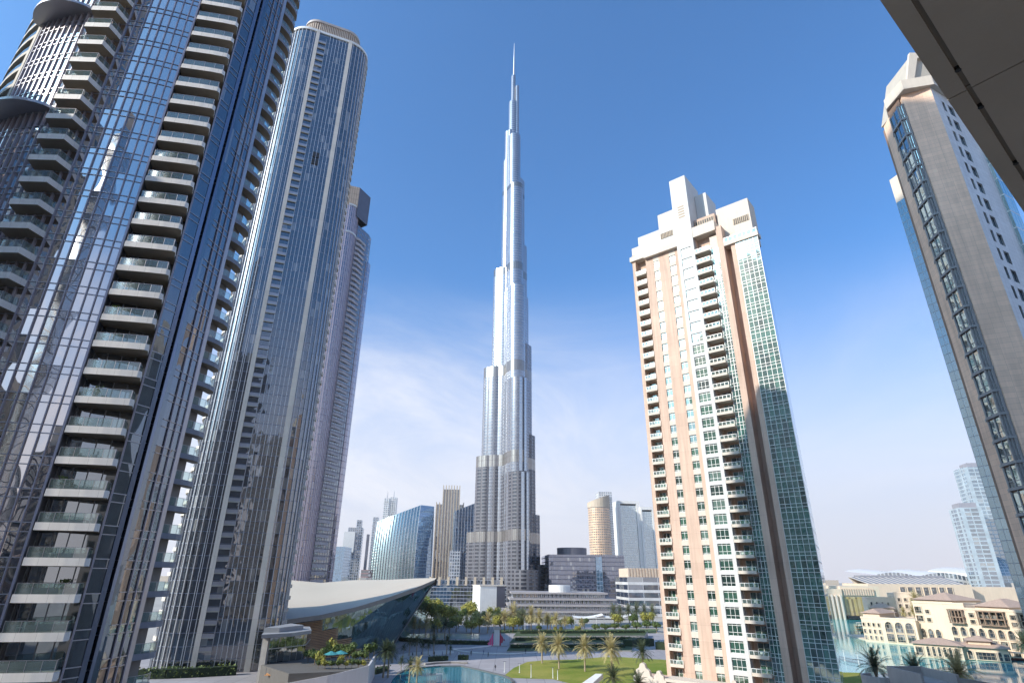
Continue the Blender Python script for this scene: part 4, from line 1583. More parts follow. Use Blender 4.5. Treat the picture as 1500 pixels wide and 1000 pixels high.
# bench ring behind the pool
m2 = MB()
rg = [gnd(x, y) for x, y in ((622, 973.5), (640, 971.5), (660, 970.6), (685, 971.5))]
for a, b in zip(rg, rg[1:]):
    m2.bar(a + Vector((0, 0, .45)), b + Vector((0, 0, .45)), 1.0, 0.25)
    m2.bar(a + Vector((0, 0, .18)), b + Vector((0, 0, .18)), 0.6, 0.32)
tag(m2.build('bench', M['concrete'], root=rg[1]), 'long curved dark stone bench behind the teal pool', 'bench')

# ================================================================ opera house
OP = thing('opera_house', (-75, 255, 0), 'low opera house with a sweeping cream roof rising to a prow over dark teal glass', 'opera house')
M['opera_roof'] = plain('cream_roof', (0.52, 0.46, 0.38), 0.6, 0.05, 0.05, 0, 0, 0)
M['opera_glass'] = facade('teal_opera_glass', (0.02, 0.06, 0.065), (0.06, 0.09, 0.09), pw=1.8, ph=3.0, fw=0.05, refl=0.22, tilt=0.01, wav=0.05, vary=0.6, tint=(0.75, 0.95, 0.95), blinds=0.0, v0=0)
fpx = ((405, 909, 210), (425, 906, 213), (470, 900, 219), (520, 889, 228), (570, 874, 239), (610, 860, 249), (637, 848.5, 257))
bpx = ((405, 851, 292), (425, 849, 292), (470, 853, 292), (520, 849, 290), (570, 848.5, 285), (610, 846.5, 275), (640, 846, 262))
FE, BE = [at(*p) for p in fpx], [at(*p) for p in bpx]
m2 = MB()
NB = 8
rows = []
for k in range(NB + 1):
    t = k / NB
    rows.append([a.lerp(b, t) + Vector((0, 0, 0.25 * math.sin(math.pi * t) - (0.35 if 0.42 < t < 0.56 else 0))) for a, b in zip(FE, BE)])
for k in range(NB):
    for i in range(len(FE) - 1):
        m2.face([rows[k][i], rows[k][i + 1], rows[k + 1][i + 1], rows[k + 1][i]])
m2.build('roof', M['opera_roof'], OP, smooth=True)
m2 = MB()
dn = Vector((0, 0, -1.5))
for i in range(len(FE) - 1):
    m2.face([FE[i] + dn, FE[i + 1] + dn * (0.5 if i == len(FE) - 2 else 1), FE[i + 1], FE[i]])
inn = [p + Vector((-1.5, 7.0, -1.6)) for p in FE]
for i in range(len(FE) - 1):
    m2.face([FE[i] + dn, FE[i + 1] + dn * (0.5 if i == len(FE) - 2 else 1), inn[i + 1], inn[i]])
for i in range(len(FE) - 1):
    m2.face([BE[i], BE[i + 1], BE[i + 1] + dn * 2, BE[i] + dn * 2])
m2.build('eaves', plain('grey_eaves', (0.28, 0.25, 0.22), 0.6), OP)
base_ = [Vector((*p, 0)) for p in G((395, 972), (425, 968), (470, 964), (510, 960), (540, 955), (562, 951), (574, 947))]
m2 = MB()
u = 0
for i in range(len(inn) - 1):
    L = (inn[i + 1] - inn[i]).length
    for k in range(3):
        a0, a1 = base_[i].lerp(inn[i], k / 3), base_[i].lerp(inn[i], (k + 1) / 3)
        b0_, b1_ = base_[i + 1].lerp(inn[i + 1], k / 3), base_[i + 1].lerp(inn[i + 1], (k + 1) / 3)
        m2.face([a0, b0_, b1_, a1], [(u, k * 6), (u + L, k * 6), (u + L, k * 6 + 6), (u, k * 6 + 6)])
    u += L
tip = inn[-1]
bk1, bk2 = Vector((-52.5, 395, 0)), at(633, 854, 340)
m2.face([base_[-1], bk1, bk2, tip], [(0, 0), (60, 0), (60, 20), (0, 20)])
m2.face([bk1, Vector((-140, 400, 0)), Vector((-140, 350, 18)), bk2], [(0, 0), (60, 0), (60, 20), (0, 20)])
m2.build('glass_wall', M['opera_glass'], OP)
m2 = MB()
m2.bar(base_[-1] + Vector((0.2, -0.3, 0)), tip + Vector((0.2, -0.3, 0)), 0.35)
m2.build('prow_post', M['alu'], OP)
m2 = MB()
for k in range(24):
    t = 0.03 + 0.04 * k
    i1 = 3.7 - 1.7 * t
    pts = []
    x = 0.0
    while x <= i1:
        i = min(int(x), 5)
        fx = x - i
        lo, hi = base_[i].lerp(base_[i + 1], fx), inn[i].lerp(inn[i + 1], fx)
        pts.append(lo.lerp(hi, t) + Vector((0.3, -0.7, 0)))
        x += 0.5
    for a, b in zip(pts, pts[1:]):
        m2.bar(a, b, 0.8, 0.32)
m2.build('timber_louvre', plain('brown_timber', (0.50, 0.30, 0.17), 0.6, 0.15, 0.6), OP)

# ================================================================ terrace at the foot of the blue tower
TE = thing('restaurant_terrace', (-55, 172, 0), 'raised restaurant terrace behind a long pale wall at the foot of the slim tower', 'terrace')
wp = [at(370, 1012, 158), at(420, 1000, 160), at(480, 989, 163), at(541, 974, 167)]
wp = [(p.x, p.y, p.z) for p in wp]
m2 = MB()
for a, b in zip(wp, wp[1:]):
    m2.hexa([(a[0], a[1], 0), (b[0], b[1], 0), (b[0], b[1] + .5, 0), (a[0], a[1] + .5, 0), a, b, (b[0], b[1] + .5, b[2]), (a[0], a[1] + .5, a[2])])
e = wp[-1]
m2.hexa([(e[0] - .5, e[1] + .5, 0), (e[0], e[1] + .5, 0), (e[0] - 3, e[1] + 22, 0), (e[0] - 3.5, e[1] + 22, 0),
         (e[0] - .5, e[1] + .5, e[2]), (e[0], e[1] + .5, e[2]), (e[0] - 3, e[1] + 22, e[2]), (e[0] - 3.5, e[1] + 22, e[2])])
m2.build('wall', plain('violet_white_wall', (0.56, 0.53, 0.53), 0.7, 0.06, 0.2, 0, 0, 0.06), TE)
m2 = MB()
m2.prism([(w[0], w[1] + .52) for w in wp[1:]] + [(e[0] - 3.6, e[1] + 22), (pod[1][0] + 2, e[1] + 24), (pod[0][0], pod[0][1] - 1)], 0, 4.6)
m2.build('deck', plain('dark_deck', (0.12, 0.11, 0.10), 0.85), TE)
wood = plain('orange_awning', (0.55, 0.26, 0.10), 0.7)
for i, (x, y, Y, c) in enumerate(((402, 986, 171, wood), (422, 982, 172, M['white']), (440, 979, 173, M['white']), (455, 977, 174, M['white']))):
    p = at(x, y, Y)
    o = thing('awning', (p.x, p.y, 4.6), ('orange awning on the terrace at the foot of the slim tower' if i == 0 else
              ('left', 'middle', 'right')[i - 1] + ' white awning on the terrace beside the orange one'), 'awning')
    m2 = MB()
    z = p.z
    m2.hexa([(p.x - 1.9, p.y - 1.8, z - 0.2), (p.x + 1.9, p.y - 1.8, z - .2), (p.x + 1.9, p.y + 1.8, z + .3), (p.x - 1.9, p.y + 1.8, z + .3),
             (p.x - 1.9, p.y - 1.8, z - .08), (p.x + 1.9, p.y - 1.8, z - .08), (p.x + 1.9, p.y + 1.8, z + .42), (p.x - 1.9, p.y + 1.8, z + .42)])
    m2.build('canopy', c, o)
    for sx in (-1.7, 1.7):
        for sy in (-1.6, 1.6):
            m2 = MB()
            m2.tube((p.x + sx, p.y + sy, 4.6), (p.x + sx, p.y + sy, z), .06, .06, 6)
            m2.build('post', M['alu_dark'], o)
for i, (x, y, Y) in enumerate(((484, 968, 178), (498, 966, 180))):
    p = at(x, y, Y)
    o = thing('parasol', (p.x, p.y, 4.6), ('left' if i == 0 else 'right') + ' teal parasol among the terrace plants', 'parasol')
    m2 = MB()
    m2.tube((p.x, p.y, 6.9), (p.x, p.y, 7.7), 2.1, 0.08, 8)
    m2.build('canopy', plain('teal_cloth', (0.05, 0.25, 0.27), 0.8), o)
    m2 = MB()
    m2.tube((p.x, p.y, 4.6), (p.x, p.y, 6.95), .05, .05, 6)
    m2.build('pole', M['alu'], o)
tr = [tree(4.2, 4.2, 71, 'leaf', 500, 0.30, name='shrub'), tree(4.2, 4.2, 72, 'leaf_d', 500, 0.30, name='shrub')]
for i, (x, Y, s, k) in enumerate(((462, 176, .9, 1), (470, 174, .8, 0), (478, 181, 1.0, 1), (500, 176, .6, 0), (508, 183, 1.0, 1), (520, 179, .8, 1), (533, 178, .9, 1), (527, 172, .45, 0), (495, 186, 1.1, 1), (452, 180, .9, 1), (468, 168.5, .55, 1), (478, 168, .6, 0), (488, 168, .55, 1), (498, 168.5, .6, 1), (508, 169, .5, 0), (517, 169.5, .6, 1), (526, 170, .55, 1), (534, 170.5, .5, 0), (540, 186, 1.2, 1), (512, 190, 1.1, 1), (486, 190, 1.2, 0))):
    p = at(x, 960, Y)
    o = tr[k] if tr[k].name not in used else copy_tree(tr[k])
    used.add(tr[k].name)
    setlab(o, ('dark' if k else 'yellow-green') + ' shrub planted on the raised restaurant terrace', 'shrubs on the terrace', (p.x, Y, 4.6), i * 1.3, s)
    o['category'] = 'shrub'

hedge([f2(-13, -3.2)[:2], f2(-6, -5.2)[:2], f2(2, -5.4)[:2], f2(12, -4.8)[:2]], 0, 2.6, 2.4, 'thick dark planting along the foot of the slim blue tower', 'leaf_d', 160)
ch, tb = None, None
for i, (k, s_, m_, kd) in enumerate(((3, 22.6, .2, 0), (4, 21.8, .1, 1), (6, 22.9, 0, 0), (8, 22.2, .2, 1), (9, 21.6, 0, 0), (11, 23.2, .2, 0), (12, 22.4, 0, 1), (14, 22.0, .1, 0), (2, 2.6, .5, 0), (3, 3.4, .6, 0),
                                     (5, 2.8, .5, 1), (7, 3.5, .6, 0), (10, 2.7, .5, 0), (1, 2.5, .6, 1))):
    st = 'right' if s_ > 10 else 'left'
    z = ZF[k]
    src = tb if kd else ch
    if src is None:
        src = o = thing('balcony_table' if kd else 'balcony_chair', fC(s_, m_, z), '', 'table' if kd else 'chair')
        m2 = clutter(s_, m_, k, kd)
        kid(o, m2.build('frame', M['alu_white'] if not kd else M['soffit'], o))
        if kd:
            tb = o
        else:
            ch = o
    else:
        o = copy_tree(src)
    o.location = fC(s_, m_, z)
    tag(o, ('small round table' if kd else 'white chair') + ' out on one of the ' + st + ' balconies of the peach tower', None, ('tables' if kd else 'chairs') + ' on the ' + st + ' balconies of the peach tower')

def pot(loc, label, group):
    o = thing('potted_plant', loc, label, 'plant', group)
    m2 = MB()
    m2.tube((0, 0, 0), (0, 0, .45), .2, .28, 10)
    a = m2.build('pot', M['concrete'], o, root=(0, 0, 0))
    m3 = MB()
    r = random.Random(int(loc[2] * 7))
    for _ in range(90):
        p = Vector((r.gauss(0, .25), r.gauss(0, .25), .5 + r.random() * .9))
        x = Vector((r.uniform(-1, 1), r.uniform(-1, 1), r.uniform(-.3, 1))).normalized() * .16
        y = x.orthogonal().normalized() * .07
        m3.face([p - x, p - y, p + x, p + y])
    b = m3.build('foliage', M['leaf_d'], o, root=(0, 0, 0))
    for q in (a, b):
        q.parent = o
        q.location = (0, 0, 0)
    return o


for k, a_, kd in ((6, -25.5, 0), (7, -30, 1), (8, -27, 0), (9, -31, 0), (10, -25, 1), (11, -29, 0), (13, -26, 1), (15, -30.5, 0), (16, -25, 1), (19, -28, 0), (22, -31, 1), (27, -30, 0)):
    x, y = p1(a_, 0.35)
    if kd:
        pot((x, y, FL[k]), 'potted plant on a right-hand stack balcony of the curved glass tower', 'plants on the curved tower balconies')
    else:
        o = copy_tree(ch)
        o.location = (x, y, FL[k])
        tag(o, 'white chair on a right-hand stack balcony of the curved glass tower', None, 'chairs on the curved tower balconies')

# ================================================================ unseen neighbours added outside the frame for their reflections and shade
M['nb'] = facade('pale_neighbour', (0.02, 0.03, 0.035), (0.40, 0.36, 0.31), pw=3.4, ph=3.5, fw=0.45, fh=0.38, refl=0.25, blinds=0.2)
M['nb2'] = facade('grey_neighbour', (0.015, 0.03, 0.035), (0.15, 0.15, 0.16), pw=2.4, ph=3.5, fw=0.2, fh=0.25, refl=0.3, blinds=0.15)


def unseen_neighbour(cx, cy, w, d, h, rz, mat, label):
    o = thing('unseen_tower', (cx, cy, 0), label, 'tower')
    f = fr_make((cx, cy), (math.cos(rz), math.sin(rz)))
    m2 = MB()
    m2.box(-w / 2, w / 2, -d / 2, d / 2, 0, h, 0, f)
    m2.build('wall', M[mat], o)
    m2 = MB()
    m2.box(-w / 2 - .6, w / 2 + .6, -d / 2 - .6, d / 2 + .6, h + 0.01, h + 1.6, 0, f)
    m2.box(-w / 4, w / 4, -d / 4, d / 4, h + 1.61, h + 7, 0, f)
    m2.build('roof', M['cream'], o)
    return o


unseen_neighbour(-128, -20, 30, 66, 228, R(12), 'nb', 'unseen pale tower added for shade on the stone-faced tower, reflected in the curved glass')
unseen_neighbour(-118, 42, 18, 20, 112, R(20), 'nb2', 'unseen grey tower left of the frame, added to shade the foot of the curved tower')
o = thing('unseen_tower', (-82, -72, 0), 'unseen round glass tower added behind the viewer to throw glare into the curved glass', 'tower')
m2 = MB()
m2.prism([(-82 + 14 * math.cos(R(3 * i)), -72 + 14 * math.sin(R(3 * i))) for i in range(120)], 0, 172)  # added glass cylinder; its round shape catches the sun for a glint
m2.build('wall', facade('round_glass', (0.03, 0.05, 0.06), (0.3, 0.3, 0.3), pw=2.7, ph=3.6, fw=0.06, fh=0.1, refl=0.5, rough=0.22, tilt=0.0, wav=0.0), o, smooth=False)
m2 = MB()
m2.tube((-82, -72, 172.01), (-82, -72, 178), 8, 8, 20)
m2.build('roof', M['cream'], o)
unseen_neighbour(-30, -130, 60, 26, 70, R(5), 'nb2', 'unseen wide dark block added far behind the viewer to darken reflections')
unseen_neighbour(-120, -120, 40, 30, 85, R(-15), 'nb', 'unseen lower pale block added behind the viewer for reflections in the curved glass')
for i_, (y_, h_) in enumerate(((-70, 96), (0, 120), (62, 88))):
    unseen_neighbour(-240 + 4 * i_, y_, 40, 54, h_, R(3), 'nb2', ('southernmost', 'middle', 'northernmost')[i_] + ' block of an unseen dark row added far left to darken reflections')
unseen_neighbour(130, -40, 40, 40, 100, R(5), 'nb2', 'unseen dark block added right of the viewer to darken the slim tower reflections')
unseen_neighbour(70, -80, 40, 26, 90, R(20), 'nb2', 'unseen grey block added behind the viewer to darken the slim tower reflections')

# ================================================================ skyline
def facade_box(mb_, f, s0, s1, m0, m1, z0, z1, mat=0, capm=1):
    mb_.wall([f(s0, m0)[:2], f(s1, m0)[:2], f(s1, m1)[:2], f(s0, m1)[:2]], z0, z1, mat, closed=True)
    mb_.cap([f(s0, m0)[:2], f(s1, m0)[:2], f(s1, m1)[:2], f(s0, m1)[:2]], z1, capm)


def span(px0, px1, Y, yaw=0.0, pyh=845):
    """local frame whose s axis runs from the left pixel column to the right one at depth Y; returns frame and width"""
    a = at(px0, pyh, Y)
    t = (math.cos(R(yaw)), math.sin(R(yaw)))
    x1, y1, _ = ray(px1, pyh)
    q = x1 / y1
    s = (q * a.y - a.x) / (t[0] - q * t[1])
    return fr_make((a.x, a.y), t), s, a


def ztop(px, py, Y):
    return at(px, py, Y).z


def tower_s(name, label, px0, px1, py, Y, depth, mats, yaw=0.0, cat='tower', extra=None):
    f, w, a = span(px0, px1, Y, yaw)
    o = thing(name, (a.x + w / 2, a.y + 5, 0), label, cat)
    z = ztop((px0 + px1) / 2, py, Y)
    m2 = MB()
    facade_box(m2, f, 0, w, 0, depth, 0, z)
    m2.build('wall', mats, o)
    return o, f, w, z


cb = M['concrete']
g_blue = facade('far_blue_glass', (0.03, 0.09, 0.16), (0.3, 0.36, 0.44), pw=3, ph=4, fw=0.12, fh=0.12, refl=0.35, tint=(0.7, 0.85, 1.0), blinds=0)
g_grey = facade('far_grey_glass', (0.05, 0.07, 0.09), (0.45, 0.46, 0.50), pw=3.2, ph=4, fw=0.3, fh=0.3, refl=0.3, blinds=0.1)
g_pale = facade('far_pale_facade', (0.10, 0.12, 0.14), (0.66, 0.66, 0.66), pw=4, ph=4, fw=0.35, fh=0.35, refl=0.3, blinds=0.1)
g_sail = facade('sail_glass', (0.02, 0.06, 0.06), (0.30, 0.36, 0.36), pw=4.2, ph=4, fw=0.08, fh=0.14, refl=0.36, tint=(0.85, 1.0, 0.97), blinds=0.05, rough=0.22, frough=0.3)
g_flut = facade('fluted_facade', (0.06, 0.06, 0.07), (0.58, 0.50, 0.44), pw=5, ph=4, fw=0.45, fh=0.12, refl=0.25, blinds=0.1)
o, f, w, z = tower_s('office_tower', 'low blue glass block right of the mauve tower, left end of the far skyline', 474, 500, 800, 880, 40, [g_blue, cb])
o, f, w, z = tower_s('office_tower', 'grey tower whose boxes jut from its upper left, left end of the far skyline', 502, 524, 772, 950, 30, [g_grey, cb], 10)
m2 = MB()
facade_box(m2, f, -5, 12, -6, 14, z * 0.62, z * 0.93)
m2.build('jutting_box', [M['white'], cb], o)
m2 = MB()
facade_box(m2, f, 12, w - 3, 4, 24, z, z + 12)
m2.build('roof_block', [g_grey, cb], o)
o, f, w, z = tower_s('mast', 'thin dark mast tower standing left of the gleaming curved office block', 531, 534.5, 782, 900, 4, [M['alu_dark'], cb], cat='tower')
for x0, x1, y, Y, lb_ in ((552, 560, 729, 1150, 'thin pale tower peaking behind the glare, left of its taller twin'), (561, 571, 728, 1180, 'thin pale tower peaking behind the glare, right of its twin')):
    o, f, w, z = tower_s('thin_tower', lb_, x0, x1, y, Y, 14, [g_pale, cb])
    m2 = MB()
    m2.tube(f(w * .5, 5, z), f(w * .5, 5, z + 14), 1.0, .3, 6)
    m2.build('spire', M['steel'], o)
o, f, w, z = tower_s('thin_tower', 'leaning pale tower tip at the left of the glare', 538, 547, 757, 1000, 12, [g_pale, cb], 15)
# gleaming curved office block: the face leans back towards its top
f, w, a = span(541, 606, 800, -8)
SA = thing('curved_office_block', (a.x + w / 2, a.y + 10, 0), 'teal glass office block with a leaning curved face flashing the sun', 'office block')
m2 = MB()
n = 12
prof = [(0, 0)]
zt0 = 111.0
for i in range(1, n + 1):
    t = i / n
    prof.append((0.0 + 24 * max(0, t - 0.35) ** 2.1, zt0 * t))
tops = [0.86 + 0.20 * (i / 8) ** 1.2 for i in range(9)]
for k in range(8):
    for i in range(n):
        def P(kk, ii):
            m_, z_ = prof[ii]
            s_ = w * kk / 8
            bow = -7 * math.sin(math.pi * kk / 8)
            return f(s_, m_ * tops[kk] + bow, z_ * tops[kk])
        m2.face([P(k, i), P(k + 1, i), P(k + 1, i + 1), P(k, i + 1)],
                [(w * k / 8, prof[i][1]), (w * (k + 1) / 8, prof[i][1]), (w * (k + 1) / 8, prof[i + 1][1]), (w * k / 8, prof[i + 1][1])])
m2.build('glass_face', g_sail, SA, smooth=True)
m2 = MB()
for k in range(0, 9):
    for s_off in (0, w / 16):
        if k == 8 and s_off:
            continue
        kk = k + (0.5 if s_off else 0)
        tp = tops[k] if not s_off else (tops[k] + tops[k + 1]) / 2
        for i in range(n):
            bow = -7 * math.sin(math.pi * kk / 8) - 0.5
            p, q = prof[i], prof[i + 1]
            m2.bar(f(w * kk / 8, p[0] * tp + bow, p[1] * tp), f(w * kk / 8, q[0] * tp + bow, q[1] * tp), 0.5, 0.9)
m2.build('fin', M['alu'], SA)
m2 = MB()
e0_, e1_ = [f(w, p[0] * tops[8], p[1] * tops[8]) for p in prof], [f(w + 14, 34 - p[0] * .6, p[1] * tops[8]) for p in prof]
for i in range(n):
    m2.face([e0_[i], e1_[i], e1_[i + 1], e0_[i + 1]], [(0, prof[i][1]), (36, prof[i][1]), (36, prof[i + 1][1]), (0, prof[i + 1][1])])
b0_, b1_ = [f(0, p[0] * tops[0], p[1] * tops[0]) for p in prof], [f(0, 40, p[1] * tops[0]) for p in prof]
for i in range(n):
    m2.face([b0_[i], b1_[i], b1_[i + 1], b0_[i + 1]])
m2.face([e0_[-1], e1_[-1], b1_[-1], b0_[-1]])
m2.face([e1_[0], e1_[-1], b1_[-1], b1_[0]])
m2.build('side_wall', g_blue, SA)
# fluted pair
f, w, a = span(633, 668, 900, 6)
FT = thing('fluted_tower', (a.x + w / 2, a.y + 12, 0), 'beige fluted tower with a comb-like top left of the stepped skyscraper', 'tower')
z = ztop(655, 716, 900)
for i, (s0, s1, m0, zz, nm) in enumerate(((0, w * .28, 6, z - 22, 'side_shaft'), (w * .28, w, 0, z, 'shaft'), (w, w * 1.2, 8, z - 22, 'side_shaft'))):
    m2 = MB()
    facade_box(m2, f, s0, s1, m0, 34, 0, zz)
    for k in range(int((s1 - s0) / 4) + 1):
        s = s0 + (s1 - s0) * k / max(1, int((s1 - s0) / 4))
        m2.box(s - .7, s + .7, m0 - 1.6, m0 + .1, 0, zz + (6 if nm == 'shaft' else 3), 2, f)
    m2.build(nm, [g_flut, cb, M['stone']], FT)
# blue glass slab with slanted roof
f, w, a = span(662, 702, 800, 10)
BS = thing('blue_glass_slab', (a.x + w / 2, a.y + 10, 0), 'blue glass slab with a slanting roof directly left of the stepped skyscraper', 'tower')
z0_, z1_ = ztop(664, 748, 800), ztop(695, 732, 800)
m2 = MB()
c_ = [f(0, 0)[:2], f(w, 0)[:2], f(w, 26)[:2], f(0, 26)[:2]]
zs = [z0_, z1_, z1_, z0_]
for i in range(4):
    j = (i + 1) % 4
    L = math.hypot(c_[j][0] - c_[i][0], c_[j][1] - c_[i][1])
    m2.face([(*c_[i], 0), (*c_[j], 0), (*c_[j], zs[j]), (*c_[i], zs[i])], [(0, 0), (L, 0), (L, zs[j]), (0, zs[i])])
m2.face([(*c_[i], zs[i]) for i in range(4)])
m2.build('wall', facade('slab_blue_glass', (0.03, 0.08, 0.16), (0.36, 0.42, 0.5), pw=2.4, ph=4, fw=0.12, fh=0.06, refl=0.4, tint=(0.7, 0.85, 1), blinds=0.05, tilt=0.012, wav=0.06), BS)
m2 = MB()
for k in range(int(w / 4)):
    s = 4 * k + 2
    m2.bar(f(s, -.5, 0), f(s, -.5, z0_ + (z1_ - z0_) * s / w), .5, 1.0)
m2.build('fin', M['alu'], BS)
tower_s('low_block', 'dark low block at the foot of the blue slab', 657, 673, 806, 780, 20, [g_grey, cb], cat='building')
tower_s('low_block', 'small dark block before the gleaming curved office block', 528, 539, 834, 600, 20, [facade('banded_dark', (0.03, 0.03, 0.04), (0.3, 0.2, 0.2), pw=6, ph=3.2, fh=0.35, refl=0.2), cb], cat='building')
o, f, w, z = tower_s('far_tower', 'pale hazy tower just right of the gleaming block', 615, 621, 822, 1200, 14, [g_pale, cb])
m2 = MB()
facade_box(m2, f, w * .2, w * .7, 2, 10, z, z + 9)
m2.build('roof_block', [g_pale, cb], o)
# hotel with round peach drum and white slab behind it
f, w, a = span(869, 902, 1000, 4)
HT = thing('drum_hotel', (a.x + w / 2, a.y + 18, 0), 'round peach hotel tower with a slanted crown beside a white slab', 'tower')
z = ztop(886, 742, 1000)
rr = w / 2
cx_, cy_ = f(rr, rr)[:2]
circ = [(cx_ + rr * math.cos(R(15 * i)), cy_ + rr * math.sin(R(15 * i))) for i in range(24)]
m2 = MB()
m2.prism(circ, 0, z, 0, 1)
m2.build('drum', [facade('peach_hotel', (0.08, 0.07, 0.06), (0.70, 0.48, 0.32), pw=3.5, ph=4, fw=0.3, fh=0.55, refl=0.2, blinds=0.2), cb], HT)
m2 = MB()
ci = [(cx_ + (rr + .8) * math.cos(R(15 * i)), cy_ + (rr + .8) * math.sin(R(15 * i))) for i in range(24)]
zr = [z + 14 + 12 * (math.cos(R(15 * i)) * .55 + .1) for i in range(24)]
for i in range(24):
    j = (i + 1) % 24
    m2.face([(*ci[i], z), (*ci[j], z), (*ci[j], zr[j]), (*ci[i], zr[i])])
m2.face([(*ci[i], zr[i] - 1.5) for i in range(24)])
m2.build('crown', M['stone'], HT)
m2 = MB()
facade_box(m2, f, w * .55, w * 1.18, rr * 1.2, rr * 2.6, 0, ztop(900, 717, 1000))
m2.build('slab', [g_pale, M['white']], HT)
for x0, x1, y, xa, xb, lb_ in ((912, 944, 733, 0.12, 0.85, 'teal glass tower in a white frame, right of the round hotel'), (946, 966, 742, 0.3, 1.0, 'white framed tower partly hidden by the peach apartment tower')):
    f, w, a = span(x0, x1, 1050, 5)
    o = thing('framed_tower', (a.x + w / 2, a.y + 10, 0), lb_, 'tower')
    z = ztop(x0 + 10, y, 1050)
    m2 = MB()
    facade_box(m2, f, 0, w, 2, 34, 0, z - 8)
    m2.build('wall', [facade('pale_teal_glass', (0.05, 0.09, 0.11), (0.6, 0.64, 0.66), pw=3, ph=4, fw=0.2, fh=0.15, refl=0.45, tint=(0.85, 0.95, 1), blinds=0.1), cb], o)
    m2 = MB()
    for s0, s1, z0_, z1_ in ((-.5, w * .1, 0, z), (w * .86, w + 1, 0, z), (w * .1, w * .86, z - 5, z)):
        m2.box(s0, s1, 0, 36, z0_, z1_, 0, f)
    m2.build('frame', M['white'], o)
# far right pair
for x0, x1, y, Y, mat, lb_ in ((1411, 1470, 684, 620, 'far_teal', 'pale teal hazy tower behind the right edge tower'), (1405, 1432, 743, 600, 'far_slate', 'smaller slate grey tower in front of the pale teal one')):
    gm = facade(mat, (0.08, 0.13, 0.17) if 'teal' in mat else (0.06, 0.07, 0.09), (0.45, 0.52, 0.56), pw=9, ph=4, fw=0.10, fh=0.3, refl=0.35, tint=(0.85, 0.95, 1), blinds=0.1, fine=(16, 0.25))
    f, w, a = span(x0, x1, Y, -14)
    o = thing('hazy_tower', (a.x + w / 2, a.y + 10, 0), lb_, 'tower')
    # the picture leans verticals here, so measure the foot where it meets the mall roofs
    q0, q1 = at(x0, y, Y), at(x1, y, Y)
    f = fr_make((q0.x, Y), (math.cos(R(-14)), math.sin(R(-14))))
    w = (q1.x - q0.x) / math.cos(R(14))
    m2 = MB()
    facade_box(m2, f, 0, w, 0, 24, 0, q0.z)
    m2.build('wall', [gm, cb], o)
    m2 = MB()
    m2.box(w * .12, w * .9, 4, 20, q0.z, q0.z + 5, 0, f)
    m2.build('roof_block', M['alu'], o)

# ================================================================ podium and offices round the skyscraper
o, f, w, z = tower_s('dark_podium', 'long dark podium with thin bright floor lines below the skyscraper', 596, 742, 857, 545, 60,
                     [facade('podium_dark', (0.03, 0.035, 0.045), (0.42, 0.42, 0.46), pw=3.0, ph=3.0, fw=0.05, fh=0.16, refl=0.3, blinds=0.05), cb], 3, 'building')
for k in range(9):
    m2 = MB()
    s = w * (0.22 + 0.09 * k)
    m2.box(s, s + 2.2, 3, 6, z, z + 7, 0, f)
    m2.build('roof_pillar', M['stone'], o)
m2 = MB()
facade_box(m2, f, w * .16, w * .98, 6, 40, z, z + 4.5)
m2.build('upper_storey', [g_grey, cb], o)
f, w, a = span(704, 728, 500, 18)
o = thing('white_cube_building', (a.x + w / 2, a.y + 6, 0), 'windowless white block with its shaded right face made dark, among the trees below the skyscraper', 'building')
z = ztop(715, 858, 500)
m2 = MB()
m2.box(0, w, 0, 24, 0, z, 0, f)
m2.build('wall', M['white'], o)
m2 = MB()
m2.box(w + .01, w + 7.5, 1, 24, 0, z - .4, 0, f)
m2.build('shaded_face', M['alu_dark'], o)  # shade on the right side, put in as a dark box
m2 = MB()
m2.box(-.4, w + 8, -.4, 24.4, z + 0.01, z + 0.8, 0, f)
m2.build('coping', M['cream'], o)
M['louv'] = plain('lavender_grey_panel', (0.34, 0.31, 0.31), 0.7, 0.08, 0.2)
f, w, a = span(750, 888, 470, 2)
o = thing('louvred_pavilion', (a.x + w / 2, a.y + 15, 0), 'low three-storey pavilion ribbed with pale louvres below the skyscraper', 'building')
zr = ztop(800, 867, 470)
hh = zr / 4
for k in range(4):
    m2 = MB()
    s0, s1, m0 = (-8 if k == 0 else -1.5 * (3 - k)), w + (16 - 5 * k if k < 3 else 0), -2.2 * (3 - k)
    m2.box(s0 + 1, s1 - 1, m0 + 1, 40, hh * k, hh * k + hh * .7, 1, f)
    m2.box(s0 - .5, s1 + .5, m0 - .5, 41, hh * k + hh * .7, hh * (k + 1), 0, f)
    for i in range(int((s1 - s0) / 1.5)):
        s = s0 + 1.5 * i
        m2.box(s, s + .32, m0 + .2, m0 + .8, hh * k + 0.01, hh * k + hh * .7, 0, f)
    m2.build('storey', [M['louv'], g_grey], o)
c0 = f(w * .52, 12)
m2 = MB()
m2.tube((c0[0], c0[1], zr), (c0[0], c0[1], zr + 5.0), 8.5, 8.5, 24)
m2.build('roof_drum', M['white'], o)
